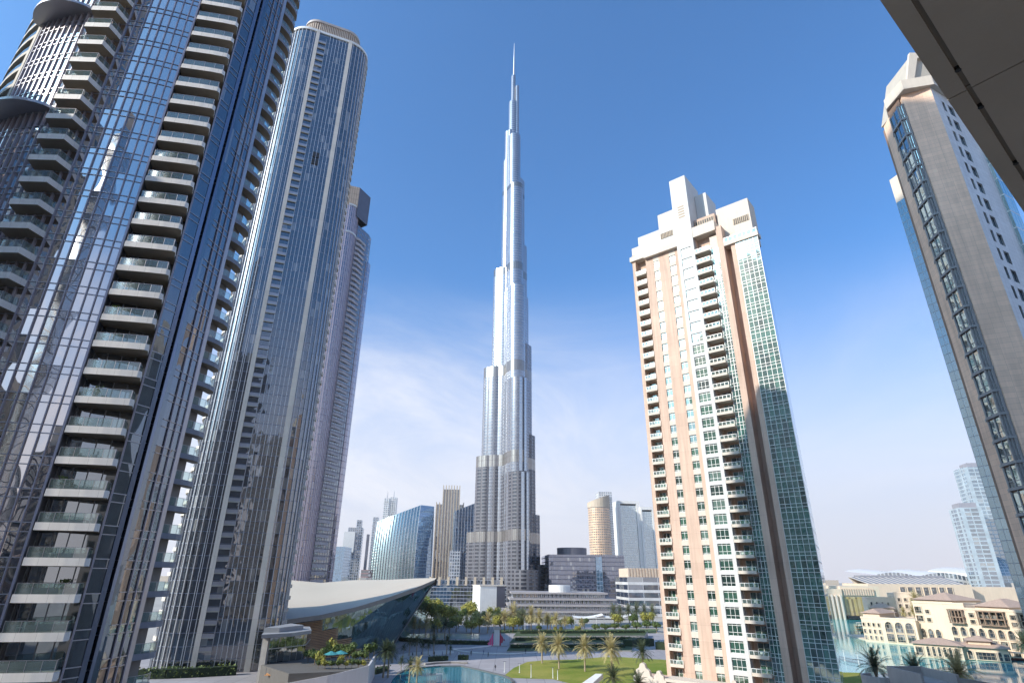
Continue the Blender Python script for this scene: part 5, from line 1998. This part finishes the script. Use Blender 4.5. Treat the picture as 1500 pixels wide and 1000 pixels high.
for k, (xa, xb) in enumerate(((840, 884), (886, 925))):
    p, q = at(xa, 903, 440), at(xb, 900, 440)
    m2 = MB()
    n = 8
    for i in range(n):
        t0, t1 = i / n, (i + 1) / n
        a_, b_ = p.lerp(q, t0), p.lerp(q, t1)
        a_.z += -1.2 * math.sin(math.pi * t0)
        b_.z += -1.2 * math.sin(math.pi * t1)
        m2.face([a_, b_, b_ + Vector((0, 9, .5)), a_ + Vector((0, 9, .5))])
        m2.face([a_, b_, b_ + Vector((0, 0, -.35)), a_ + Vector((0, 0, -.35))])
    sh_ = thing('shade_sail', (p.x, p.y, 0), ('left' if k == 0 else 'right') + ' white shade sail in front of the louvred pavilion', 'shade sail')
    m2.build('cloth', M['white'], sh_)
    m2 = MB()
    for e_ in (p, q):
        m2.tube((e_.x, e_.y, 0), (e_.x, e_.y, e_.z), .12, .1, 6)
    m2.build('post', M['alu'], sh_)
o, f, w, z = tower_s('dark_office_block', 'long dark blue office block with a round rooftop drum right of the skyscraper', 804, 916, 812, 620, 70,
                     [facade('navy_office', (0.02, 0.028, 0.05), (0.13, 0.13, 0.17), pw=2.4, ph=4.2, fw=0.12, fh=0.22, refl=0.25, tint=(0.85, 0.88, 1), blinds=0.08), cb], 3, 'building')
c0 = f(w * .36, 26)
m2 = MB()
m2.tube((c0[0], c0[1], z), (c0[0], c0[1], z + 7.5), 16, 16, 28)
m2.build('roof_drum', M['alu_dark'], o)
m2 = MB()
facade_box(m2, f, w * .62, w * .7, -1.2, 4, 4, z - 2)
m2.build('glass_bay', [g_blue, cb], o)
f, w, a = span(796, 812, 640, 0)
o = thing('stepped_block', (a.x + w / 2, a.y + 6, 0), 'small cream stepped block squeezed between skyscraper and dark office', 'building')
for k in range(4):
    m2 = MB()
    facade_box(m2, f, 1.5 * k, w + 2, 2 * k, 20, 10.5 * k, 10.5 * k + 10.4)
    m2.build('step', [facade('cream_band', (0.05, 0.05, 0.06), (0.6, 0.54, 0.48), pw=4, ph=3.5, fw=0.1, fh=0.5, refl=0.2), cb], o)
o, f, w, z = tower_s('banded_block', 'white banded block with a ribbed tan top storey left of the peach tower', 919, 990, 845, 480, 40,
                     [facade('white_banded', (0.035, 0.045, 0.07), (0.72, 0.70, 0.68), pw=12, ph=5.6, fw=0.03, fh=0.36, refl=0.25, blinds=0.15), cb], 4, 'building')
m2 = MB()
m2.box(1, w - 1, 1, 30, z + .01, z + 6.5, 0, f)
for i in range(int(w / 2.4)):
    m2.box(1 + 2.4 * i, 2.2 + 2.4 * i, .5, 1, z + .02, z + 6.6, 0, f)
m2.build('top_storey', plain('tan_ribbed', (0.60, 0.47, 0.36), 0.7), o)

# ================================================================ old-town style waterfront at the right
M['souk'] = plain('souk_render', (0.66, 0.53, 0.40), 0.85, 0.07, 0.12, 0, 0.05, 0.08)
M['tile'] = plain('terracotta_tile', (0.42, 0.30, 0.23), 0.8, 0.15, 1.2, 0, 0.2)
M['wdark'] = facade('souk_window', (0.025, 0.03, 0.03), (0.3, 0.24, 0.18), pw=1.2, ph=1.6, fw=0.1, fh=0.08, refl=0.15, blinds=0.15)


def arch_pts(s0, s1, z0, z1, n=6):
    r = (s1 - s0) / 2
    zs_ = max(z0 + .3, z1 - r * 1.25)
    q = [(s0, z0), (s1, z0), (s1, zs_)]
    for i in range(1, n):
        a = math.pi * i / n
        q.append((s0 + r + r * math.cos(a), zs_ + (z1 - zs_) * math.sin(a) ** 0.85))
    q.append((s0, zs_))
    return q


def opening(o, f, s0, s1, z0, z1, arch, mpos=0.0, rev=0.35, name='window'):
    """a window set back behind a raised surround"""
    m2 = MB()
    q = arch_pts(s0, s1, z0, z1) if arch else [(s0, z0), (s1, z0), (s1, z1), (s0, z1)]
    m2.face([f(s, mpos - 0.02, z) for s, z in q], [(s, z) for s, z in q], 0)
    cs, cz = (s0 + s1) / 2, (z0 + z1) / 2
    k = 1 + 0.5 / (s1 - s0)
    qo = [(cs + (s - cs) * k, cz + (z - cz) * (1 + 0.4 / (z1 - z0))) for s, z in q]
    n = len(q)
    for i in range(n):
        j = (i + 1) % n
        a, b, c, d = q[i], q[j], qo[j], qo[i]
        m2.face([f(a[0], mpos - .02, a[1]), f(b[0], mpos - .02, b[1]), f(b[0], mpos - rev, b[1]), f(a[0], mpos - rev, a[1])], None, 1)
        m2.face([f(a[0], mpos - rev, a[1]), f(b[0], mpos - rev, b[1]), f(c[0], mpos - rev, c[1]), f(d[0], mpos - rev, d[1])], None, 1)
        m2.face([f(c[0], mpos, c[1]), f(d[0], mpos, d[1]), f(d[0], mpos - rev, d[1]), f(c[0], mpos - rev, c[1])], None, 1)
    return m2.build(name, [M['wdark'], M['souk']], o)


def hip(o, f, s0, s1, m0, m1, z, h, ov=1.0):
    m2 = MB()
    a, b, c, d = f(s0 - ov, m0 - ov, z), f(s1 + ov, m0 - ov, z), f(s1 + ov, m1 + ov, z), f(s0 - ov, m1 + ov, z)
    dm = min((s1 - s0), (m1 - m0)) / 2
    e_, g_ = f(s0 + dm, (m0 + m1) / 2, z + h), f(s1 - dm, (m0 + m1) / 2, z + h)
    if (s1 - s0) < (m1 - m0):
        e_, g_ = f((s0 + s1) / 2, m0 + dm, z + h), f((s0 + s1) / 2, m1 - dm, z + h)
        m2.face([a, b, e_]); m2.face([b, c, g_, e_]); m2.face([c, d, g_]); m2.face([d, a, e_, g_])
    else:
        m2.face([a, b, g_, e_]); m2.face([b, c, g_]); m2.face([c, d, e_, g_]); m2.face([d, a, e_])
    m2.face([d, c, b, a])
    return m2.build('roof', M['tile'], o)


ZK = 0.75


def souk(name, label, pxl, Yl, pxr, Yr, blocks, rows, py=900, cat='hotel'):
    A, B = at(pxl, py, Yl), at(pxr, py, Yr)
    t = Vector((B.x - A.x, B.y - A.y))
    w = t.length
    t.normalize()
    f = fr_make((A.x, A.y), (t.x, t.y))
    blocks = [(a, b, c, d, e * ZK, g * ZK, h * ZK) for a, b, c, d, e, g, h in blocks]
    rows = [(a, b, n, z0 * ZK, z1 * ZK, fl, ar, m) for a, b, n, z0, z1, fl, ar, m in rows]
    o = thing(name, ((A.x + B.x) / 2, (A.y + B.y) / 2 + 4, 0), label, cat)
    for (s0, s1, m0, m1, z0, z1, roof) in blocks:
        m2 = MB()
        m2.box(s0 * w, s1 * w, m0, m1, z0, z1, 0, f)
        m2.build('wall', M['souk'], o)
        if roof:
            hip(o, f, s0 * w, s1 * w, m0, m1, z1 + .01, roof)
        else:
            m2 = MB()
            for q in ((s0 * w - .15, s1 * w + .15, m0 - .15, m0 + .25), ):
                m2.box(q[0], q[1], q[2], q[3], z1 + .01, z1 + .8, 0, f)
            m2.build('parapet', M['souk'], o)
    for (s0, s1, n, z0, z1, fill, arch, m0) in rows:
        for i in range(n):
            a = s0 + (s1 - s0) * i / n
            b = s0 + (s1 - s0) * (i + fill) / n
            opening(o, f, a * w, b * w, z0, z1, arch, m0)
    return o, f, w


souk('waterfront_arcade', 'cream waterfront wing with three tall dark arches above the turquoise water', 1263, 306, 1342, 287,
     [(0, 1, 0, 26, 0, 13.5, 0), (0.0, 0.32, 3, 20, 13.51, 16.5, 2.6)],
     [(0.02, 0.40, 4, 1.5, 3.6, 0.42, False, 0), (0.02, 0.40, 4, 5, 7.2, 0.42, False, 0), (0.02, 0.40, 4, 9, 11, 0.42, False, 0), (0.44, 0.99, 3, 6.3, 12.2, 0.74, True, 0), (0.44, 0.99, 3, 1.2, 5.4, 0.74, False, 0)], 915)
souk('courtyard_house', 'cream house cluster with small windows behind the arched waterfront wing', 1270, 345, 1345, 335,
     [(0, .55, 0, 24, 0, 24, 0), (.55, 1, -2, 24, 0, 27.5, 0), (0.05, 0.45, -8, -.2, 0, 18, 3)],
     [(.06, .5, 4, 19.5, 21.5, .35, True, 0), (.6, .96, 3, 22.5, 24.5, .45, False, -2), (.6, .96, 3, 18, 20.5, .45, False, -2), (0.62, .96, 3, 13, 15.5, .45, True, -2)], 880, 'house')
souk('hip_roofed_hotel', 'cream hotel wing with a bare wall and brown hipped roof, left of the pergolas', 1338, 290, 1412, 268,
     [(0.0, 1.0, 0, 24, 0, 23.5, 0), (-.02, .75, 2, 20, 24.4, 25.5, 4.2)],
     [(.03, .2, 1, 18, 21.5, .8, False, 0), (.03, .2, 1, 13.5, 16.5, .8, False, 0), (.24, .34, 1, 18, 20, .8, False, 0), (.24, .34, 1, 13.5, 15.5, .8, False, 0),
      (.05, .5, 3, 4.5, 9.5, .66, True, 0), (.05, .5, 3, 0.8, 3.6, .66, False, 0)], 890)
o, f, w = souk('pergola_hotel', 'long cream hotel wing at the right with pointed arches and brown pergola balconies', 1392, 268, 1540, 232,
               [(0.0, 1.0, 0, 26, 0, 21.5, 0), (.28, .62, 3, 20, 22.4, 23.5, 4.0)],
               [(0.02, 0.98, 10, 8.2, 12.6, .62, True, 0), (0.02, .98, 10, 4.0, 7.0, .70, False, 0), (0.02, .98, 10, 0.6, 2.9, .7, False, 0), (.05, .2, 1, 15, 20.5, .9, False, 0), (.25, .31, 1, 17.8, 20, .9, False, 0),
                (.25, .31, 1, 14.6, 16.6, .9, False, 0), (.36, .62, 1, 14.6, 21, 1, False, 0), (.66, .72, 1, 17.8, 20, .9, False, 0), (.66, .72, 1, 14.6, 16.6, .9, False, 0), (.76, .98, 1, 15, 20.5, .95, False, 0)], 920)
for s0, s1 in ((.05, .2), (.36, .62), (.76, .98)):
    m2 = MB()
    for i in range(5):
        s = (s0 + (s1 - s0) * i / 4) * w
        m2.box(s - .2, s + .2, -1.6, -1.2, 10.7, 15.9, 0, f)
    for zz in (10.7, 13.0, 15.7):
        m2.box(s0 * w - .3, s1 * w + .3, -1.7, -.36, zz, zz + .35, 0, f)
    m2.build('pergola', plain('brown_wood', (0.25, 0.17, 0.12), 0.8), o)
souk('water_pavilion', 'low cream pavilion with narrow arches and brown tiled roofs standing in the lake', 1338, 248, 1408, 238,
     [(0, 1, 0, 12, 0, 6.2, 2.6)], [(.04, .2, 1, 1, 4.8, .9, False, 0), (.27, .96, 6, .9, 5.2, .5, True, 0)], 945, 'pavilion')
souk('dining_pavilion', 'low tiled dining pavilion with a wide dark opening, right of the arched water pavilion', 1402, 241, 1476, 232,
     [(0, 1, 0, 13, 0, 5.8, 3.0), (0.25, .7, 2, 11, 6.5, 8.6, 2.0)], [(.03, .12, 1, 1, 3.6, .9, False, 0), (.2, .3, 1, .6, 4.4, .9, True, 0), (.36, .74, 1, .6, 3.8, 1, False, 0), (.79, .86, 1, .6, 4.2, .9, True, 0), (.89, .99, 1, .6, 3.6, 1, False, 0)], 950, 'pavilion')
for x, b, t, w_ in ((1385, 938, 925, 1.4), (1413, 937, 924, 1.7), (1462, 953, 939, 1.3), (1476, 955, 943, 1.4), (1490, 958, 946, 1.4), (1330, 905, 893, 1.0)):
    put_tree(0, x, b, t, w_, 'bright green bushy tree beside the lakeside pavilions', 'trees by the lakeside pavilions')
put_palm(PP[0], 1338, 0, 868, 'small palm on the roof terrace among the cream hotel wings', None, base=300, zb=12)
put_palm(PP[1], 1322, 0, 890, 'left of two little palms by the cream courtyard house', None, base=318, zb=8)
put_palm(PP[2], 1336, 0, 889, 'right of two little palms by the cream courtyard house', None, base=316, zb=8)
put_palm(PP[2], 1496, 0, 928, 'pale palm at the right edge before the arched hotel wing', None, base=226)
m2 = MB()
m2.prism([(174.5, 307), (188, 289), (190, 263), (205, 233), (330, 215), (330, 340), (179, 337)], -0.5, 0.45)
tag(m2.build('quay', M['souk']), kind='structure')

# ================================================================ shopping mall behind
ML = thing('shopping_mall', (260, 500, 0), 'long low sand-coloured mall with striped skylight roof and golden glazed entrance', 'mall')
f, w, a = span(1205, 1290, 470, -6, 865)
m2 = MB()
m2.box(-4, w * .33, 0, 60, 0, ztop(1225, 862, 470), 0, f)
m2.box(w * .33, w, 2, 60, 0, ztop(1250, 858, 470), 0, f)
m2.build('wall', M['souk'], ML)
m2 = MB()
m2.wall([f(w * .36, 1.6)[:2], f(w * .88, 1.6)[:2]], 2, 15.5)
m2.build('golden_glazing', facade('golden_glass', (0.30, 0.22, 0.06), (0.4, 0.3, 0.16), pw=1.6, ph=14, fw=0.12, refl=0.12, blinds=0.3, blind_col=(0.5, 0.4, 0.2)), ML)
m2 = MB()
m2.box(w * .35, w * .89, 1.3, 1.9, 16.5, 21, 0, f)
for i in range(14):
    s = w * (.35 + .54 * i / 13)
    m2.box(s - .25, s + .25, 1.0, 1.3, 16.5, 21, 1, f)
m2.build('screen', [M['souk'], M['tile']], ML)
for i in range(4):
    m2 = MB()
    s = w * (.04 + .075 * i)
    m2.box(s, s + 1.1, -2, 1, 0, 17, 0, f)
    m2.build('column', M['cream'], ML)
m2 = MB()
m2.box(w * .34, w * .98, -3, 1.2, 0.5, 2.6, 0, f)
m2.build('dark_colonnade', M['dark'], ML)
f, w, a = span(1270, 1500, 540, -5, 850)
zt_ = ztop(1350, 855, 540)
m2 = MB()
m2.box(0, w * .66, 0, 50, 0, zt_, 0, f)
m2.box(w * .66, w * 1.15, 8, 60, 0, zt_ - 2, 0, f)
m2.build('wall', M['souk'], ML)
for i in range(7):
    s = w * (.2 + .05 * i)
    opening(ML, f, s, s + w * .033, zt_ - 9, zt_ - 2.5, False, 0, 0.6)
m2 = MB()
for i in range(16):
    s = w * (.0 + .04 * i)
    p = [f(s, 1, zt_), f(s + w * .022, 1, zt_), f(s + w * .022 - 4, 26, zt_ + 5.5), f(s - 4, 26, zt_ + 5.5)]
    m2.face(p, None, 0)
    q = [f(s + w * .022, 1, zt_), f(s + w * .04, 1, zt_), f(s + w * .04 - 4, 26, zt_ + 5.5), f(s + w * .022 - 4, 26, zt_ + 5.5)]
    m2.face(q, None, 1)
m2.face([f(0, 26, zt_), f(w * .64, 26, zt_), f(w * .64 - 4, 26, zt_ + 5.5), f(-4, 26, zt_ + 5.5)], None, 0)
m2.build('skylight_roof', [M['cream'], M['alu_dark']], ML)
m2 = MB()
m2.box(w * .06, w * .62, 27, 40, zt_ + .1, zt_ + 7, 0, f)
m2.build('plant_screen', M['alu'], ML)
# pale wave roofs and a glazed dome behind
f, w, a = span(1285, 1530, 640, -5, 850)
WR = thing('wave_roof_hall', (a.x + w / 2, a.y + 10, 0), 'pale hall with rolling wave roofs and a big glazed arch beyond the mall', 'hall')
m2 = MB()
n = 60
zb_ = ztop(1350, 846, 640)


def wv(i):
    x = i / n
    return zb_ + 1.5 + 3.6 * abs(math.sin(x * math.pi * 3.4 + 0.4)) + (4 if .55 < x else 0) * x


for i in range(n):
    s0, s1 = w * i / n, w * (i + 1) / n
    m2.face([f(s0, 0, wv(i)), f(s1, 0, wv(i + 1)), f(s1, 70, wv(i + 1) + 4), f(s0, 70, wv(i) + 4)], None, 0)
    m2.face([f(s0, 0, 0), f(s1, 0, 0), f(s1, 0, wv(i + 1)), f(s0, 0, wv(i))], [(s0, 0), (s1, 0), (s1, 20), (s0, 20)], 1)
m2.build('roof', [plain('pale_grey_membrane', (0.62, 0.60, 0.58), 0.5), g_pale], WR)
c0 = f(w * .70, -8)
m2 = MB()
rr = 22
for ring in range(6):
    for k in range(16):
        def D(a_, b_):
            e_ = R(90 * a_ / 6)
            th = R(22.5 * b_)
            return (c0[0] + rr * math.cos(e_) * math.cos(th), c0[1] + rr * .8 * math.cos(e_) * math.sin(th), zb_ - 4 + rr * 1.15 * math.sin(e_))
        m2.face([D(ring, k), D(ring, k + 1), D(ring + 1, k + 1), D(ring + 1, k)], [(k * 6, ring * 5), (k * 6 + 6, ring * 5), (k * 6 + 6, ring * 5 + 5), (k * 6, ring * 5 + 5)])
m2.build('dome', facade('dome_glass', (0.15, 0.2, 0.2), (0.72, 0.72, 0.7), pw=3, ph=2.5, fw=0.1, fh=0.1, refl=0.25, tint=(.95, 1, 1), blinds=0.2), WR)
m2 = MB()
m2.tube((c0[0], c0[1], 0), (c0[0], c0[1], zb_ - 4), rr, rr, 24)
m2.build('drum', M['cream'], WR)

# ================================================================ roof pavilion at the bottom right
p = [at(1262, 990, 104), at(1292, 984, 101), at(1300, 975, 106), at(1352, 977, 106), at(1385, 990, 104), at(1440, 1000, 104)]
RP = thing('roof_pavilion', (62, 104, 0), 'taupe roof pavilion with a curved parapet cutting into the bottom right', 'pavilion')
M['taupe'] = plain('taupe_render', (0.40, 0.36, 0.34), 0.8, 0.08, 0.4, 0, 0.05, 0.08)
z_ = p[2].z
rim = [(p[2].x, 106), (p[3].x, 106), (p[3].x + 1.5, 100), (p[2].x + 1.0, 100)]
m2 = MB()
m2.box(p[2].x, p[3].x, 106, 106.4, 0, z_, 0)
m2.box(p[2].x, p[2].x + .4, 98, 105.99, 0, z_ - .05, 0)
m2.box(p[3].x - .4, p[3].x, 98, 105.99, 0, z_ - .05, 0)
m2.box(p[2].x + .41, p[3].x - .41, 98, 105.99, 0, z_ - 1.3, 0)
m2.build('roof_box', M['taupe'], RP)
c0 = (p[0].x + 2.3, 103.0)
m2 = MB()
oc = [(c0[0] + 2.6 * math.cos(R(90 + 15 * i)), c0[1] + 2.6 * math.sin(R(90 + 15 * i))) for i in range(13)]
ic = [(c0[0] + 2.2 * math.cos(R(90 + 15 * i)), c0[1] + 2.2 * math.sin(R(90 + 15 * i))) for i in range(13)]
m2.ring(oc, ic, 0, z_ - .9)
m2.face([(*q, z_ - 2.2) for q in ic])
m2.build('curved_parapet', M['taupe'], RP)
m2 = MB()
a_, b_ = (p[3].x + .02, 105.5), (p[5].x + 6, 101)
zb2 = at(1440, 1000, 103).z
m2.hexa([(a_[0], a_[1], 0), (b_[0], b_[1], 0), (b_[0], b_[1] + .5, 0), (a_[0], a_[1] + .5, 0), (a_[0], a_[1], z_ - .8), (b_[0], b_[1], zb2 - .6), (b_[0], b_[1] + .5, zb2 - .6), (a_[0], a_[1] + .5, z_ - .8)])
m2.build('sloping_wall', M['taupe'], RP)

# ================================================================ small things in the park and on the lake
LP = None


def lamp(px, by, ty, label, group, base=None):
    global LP
    g, top = hgt(px, by, ty)
    if LP is None:
        o = thing('street_lamp', g, label, 'street lamp', group)
        m2 = MB()
        m2.tube((g.x, g.y, 0), (g.x, g.y, 9), .13, .07, 6)
        m2.tube((g.x, g.y, 0), (g.x, g.y, .8), .2, .18, 8)
        a_ = m2.build('pole', M['alu_white'], o)
        m2 = MB()
        m2.box(g.x - .55, g.x + .55, g.y - .12, g.y + .12, 9.0, 9.18)
        b_ = m2.build('lamp_head', M['alu_dark'], o)
        kid(o, a_, b_)
        LP = o
    else:
        o = copy_tree(LP)
        o.location = g
        tag(o, label, None, group)
    s = top / 9.1
    o.scale = (1, 1, s)


for x, b, t in ((789, 924, 898), (815, 924, 897), (842, 924, 898), (874, 922, 902), (937, 926, 902), (769, 922, 903), (746, 925, 905)):
    lamp(x, b, t, 'thin white lamp post along the meadow before the louvred pavilion', 'lamp posts along the meadow')
for x, b, t in ((739, 984, 968), (761, 985, 971), (778, 992, 972), (810, 993, 977), (817, 995, 980)):
    lamp(x, b, t, 'slim white lamp post at the front edge of the lawn', 'lamp posts by the lawn')
for x, b, t, lb_ in ((1238, 968, 950, 'left dark lamp post on the lakeside promenade'), (1259, 975, 956, 'right dark lamp post on the lakeside promenade')):
    lamp(x, b, t, lb_, None)
m2 = MB()
rp = [gnd(x, y) for x, y in ((1229, 965), (1245, 969), (1262, 972), (1282, 974))]
for a, b in zip(rp, rp[1:]):
    m2.bar(a + Vector((0, 0, 1.1)), b + Vector((0, 0, 1.1)), .12)
    m2.bar(a + Vector((0, 0, .2)), b + Vector((0, 0, .2)), .1)
    for k in range(8):
        q = a.lerp(b, k / 8)
        m2.bar(q, q + Vector((0, 0, 1.1)), .07)
tag(m2.build('railing', M['alu_dark'], root=rp[0]), 'dark iron railing along the lakeside promenade', 'railing')
# pink and red wing sculpture round a white board
g = gnd(727, 946)
SC = thing('wing_sculpture', (g.x, g.y, 0), 'pink and red wing-shaped sculpture around a tall white panel on the plaza', 'sculpture')
m2 = MB()
m2.box(g.x - 1.0, g.x + 1.3, g.y, g.y + .5, 0.3, 6.3)
m2.build('panel', M['white'], SC)
m2 = MB()
m2.box(g.x - 1.3, g.x + 1.6, g.y - .2, g.y + .7, 6.31, 7.2)
m2.build('cap', plain('pale_stone', (0.5, 0.46, 0.42)), SC)
pk, rd = plain('pink_paint', (0.75, 0.10, 0.24), 0.5), plain('red_paint', (0.42, 0.02, 0.06), 0.5)
for sx, mt, hts in ((-1, pk, (5.2, 3.4, 1.6)), (1, rd, (5.4, 4.2, 2.6))):
    for i, h in enumerate(hts):
        m2 = MB()
        x0 = g.x + sx * (1.3 + 0.75 * i)
        A_ = [(x0, g.y + .1 * i, 0.02 + (1.2 * i if sx > 0 else 0)), (x0 + sx * .6, g.y + .1 * i, .02 + (1.4 * i if sx > 0 else 0)), (x0 + sx * .9, g.y + .1 * i, h * .7), (x0 + sx * .2, g.y + .1 * i, h)]
        B_ = [(p_[0], p_[1] + .25, p_[2]) for p_ in A_]
        m2.face(A_)
        m2.face(list(reversed(B_)))
        for k in range(4):
            j = (k + 1) % 4
            m2.face([A_[k], A_[j], B_[j], B_[k]])
        m2.build('wing', mt, SC)
m2 = MB()
m2.box(g.x - 4.5, g.x + 4.5, g.y - .4, g.y + 1.2, 0.0, 0.3)
m2.build('base', M['concrete'], SC)


# small white fountain box in the pool, tilted white slab by the lawn
g = gnd(643, 999)
m2 = MB()
m2.box(g.x - .8, g.x + .8, g.y, g.y + .6, 0.1, 1.9)
m2.box(g.x - .95, g.x + .95, g.y - .15, g.y + .75, 1.91, 2.05)
tag(m2.build('fountain_box', M['white'], root=g), 'small white box standing in the teal pool', 'fountain')
a_, b_ = at(858, 1001, 150), at(876, 986, 158)
m2 = MB()
m2.hexa([(a_.x - 1.2, a_.y, a_.z - 1), (a_.x + 1.4, a_.y, a_.z - 1), (b_.x + 1.2, b_.y, b_.z - 1), (b_.x - .6, b_.y, b_.z - 1),
         (a_.x - 1.2, a_.y, a_.z), (a_.x + 1.4, a_.y, a_.z), (b_.x + 1.2, b_.y, b_.z), (b_.x - .6, b_.y, b_.z)])
m2.box(a_.x - .5, a_.x + .5, a_.y + 1, a_.y + 2, 0, a_.z - 1.2)
tag(m2.build('ramp_wall', M['white'], root=(a_.x, a_.y, 0)), 'white slanting ramp wall at the bottom edge below the lawn palms', 'ramp')


def boat(px, py, L, rz, hullm, label, roof=True):
    g = gnd(px, py)
    o = thing('boat', g, label, 'boat', None, rz)
    m2 = MB()
    st = [(-L / 2, .5, .9), (-L * .3, 1.1, .7), (0, 1.3, .65), (L * .3, 1.0, .75), (L / 2, .06, 1.5)]
    for (x0, w0, h0), (x1, w1, h1) in zip(st, st[1:]):
        for s in (-1, 1):
            m2.face([(x0, 0, -.2), (x1, 0, -.2), (x1, s * w1, h1), (x0, s * w0, h0)])
        m2.face([(x0, -w0, h0 - .15), (x1, -w1, h1 - .15), (x1, w1, h1 - .15), (x0, w0, h0 - .15)])
    m2.face([(-L / 2, -.5, .9), (-L / 2, .5, .9), (-L / 2, 0, -.2)])
    h_ = m2.build('hull', hullm, o, root=(0, 0, 0))
    h_.parent = o
    h_.location = (0, 0, 0)
    m2 = MB()
    m2.box(-L * .28, L * .22, -1.15, 1.15, 2.5, 2.68)
    for x in (-L * .26, L * .2):
        for y in (-1, 1):
            m2.box(x - .05, x + .05, y - .05, y + .05, .5, 2.5)
    h_ = m2.build('canopy', M['cream'], o, root=(0, 0, 0))
    h_.parent = o
    h_.location = (0, 0, 0)
    return o


wd = plain('boat_wood', (0.25, 0.15, 0.09), 0.6)
boat(1262, 918, 10, 0.4, wd, 'leftmost wooden boat moored beside the arched waterfront wing')
boat(1266, 922, 10, 0.2, wd, 'middle wooden boat moored beside the arched waterfront wing')
boat(1270, 926, 11, 0.5, wd, 'nearest wooden boat moored at the corner of the arched waterfront wing')
boat(1496, 967, 12, 2.8, plain('boat_red', (0.28, 0.09, 0.07), 0.5), 'red and white boat on the lake at the right edge')


def person(px, py, label, shirt, step=0.22, rz=0.0):
    """walking figure as one skinned body"""
    g = gnd(px, py)
    o = thing('person', (g.x, g.y, 0.03), label, 'person', None, rz)
    V = [(0, 0, .95), (0, 0, 1.2), (0, 0, 1.42), (0, .01, 1.52), (0, .02, 1.62), (0, .03, 1.74),
         (.1, 0, .9), (.11, step, .5), (.11, step * .9, .06), (.11, step + .14, .03), (-.1, 0, .9), (-.11, -step * .5, .5), (-.11, -step * 1.5, .08), (-.11, -step * 1.1, .03),
         (.2, 0, 1.40), (.25, -.08, 1.12), (.24, .03, .88), (-.2, 0, 1.40), (-.25, .08, 1.12), (-.24, .2, .90)]
    E_ = [(0, 1), (1, 2), (2, 3), (3, 4), (4, 5), (0, 6), (6, 7), (7, 8), (8, 9), (0, 10), (10, 11), (11, 12), (12, 13), (2, 14), (14, 15), (15, 16), (2, 17), (17, 18), (18, 19)]
    rad = [.15, .15, .16, .06, .10, .085, .095, .06, .045, .04, .095, .06, .045, .04, .06, .045, .035, .06, .045, .035]
    me = bpy.data.meshes.new('body')
    me.from_pydata(V, E_, [])
    b = bpy.data.objects.new('body', me)
    col.objects.link(b)
    b.parent = o
    sk = b.modifiers.new('skin', 'SKIN')
    for i, r_ in enumerate(rad):
        me.skin_vertices[0].data[i].radius = (r_, r_ * .8)
    me.skin_vertices[0].data[0].use_root = True
    ss = b.modifiers.new('sub', 'SUBSURF')
    ss.levels = ss.render_levels = 2
    me.materials.append(shirt)
    return o


blk_, blu_, wht_ = plain('black_cloth', (0.02, 0.02, 0.025), 0.9), plain('blue_cloth', (0.08, 0.1, 0.2), 0.9), plain('white_cloth', (0.7, 0.7, 0.7), 0.9)
person(725.5, 982, 'person in dark clothes walking by the right rim of the pool', blk_)
person(636, 961, 'person in black standing among the shaded palms, left of the other', blk_, 0.05, 1.0)
person(648, 961, 'person in dark blue among the shaded palms, right of the other', blu_, 0.12, 2.0)
for i, (x, y, c_) in enumerate(((604, 962.5, blk_), (617, 961, blu_), (659, 959.5, blk_), (672, 962, wht_), (690, 960, blk_), (708, 958, blu_), (715, 962, blk_))):
    tag(person(x, y, 'person strolling on the open plaza behind the teal pool', c_, 0.1 + 0.03 * (i % 4), 0.9 * i), None, None, 'people strolling on the plaza')
person(770, 957, 'person in dark clothes on the open plaza beyond the lawn', blk_, 0.2, 0.5)

# distant low city on the horizon
r = random.Random(5)
m2 = MB()
for i in range(240):
    x, y = r.uniform(-3200, 3600), r.uniform(1700, 4200)
    h = r.choice((8, 10, 14, 18, 24)) * r.uniform(.7, 1.2)
    s = r.uniform(15, 50)
    m2.box(x - s, x + s, y - s * .5, y + s * .5, 0, h)
tag(m2.build('distant_city', M['stone']), kind='stuff')

# ================================================================ air
m, T, out = new_mat('air')
pv = T.n.new('ShaderNodeVolumePrincipled')
T.put(pv.inputs['Color'], (0.86, 0.90, 0.97, 1))
pv.inputs['Density'].default_value = HAZE
pv.inputs['Anisotropy'].default_value = 0.2
T.l.new(pv.outputs[0], out.inputs['Volume'])
if HAZE:
    m2 = MB()
    m2.box(-4600, 4600, -600, 7100, -1.5, 850)
    tag(m2.build('haze', m), kind='stuff')
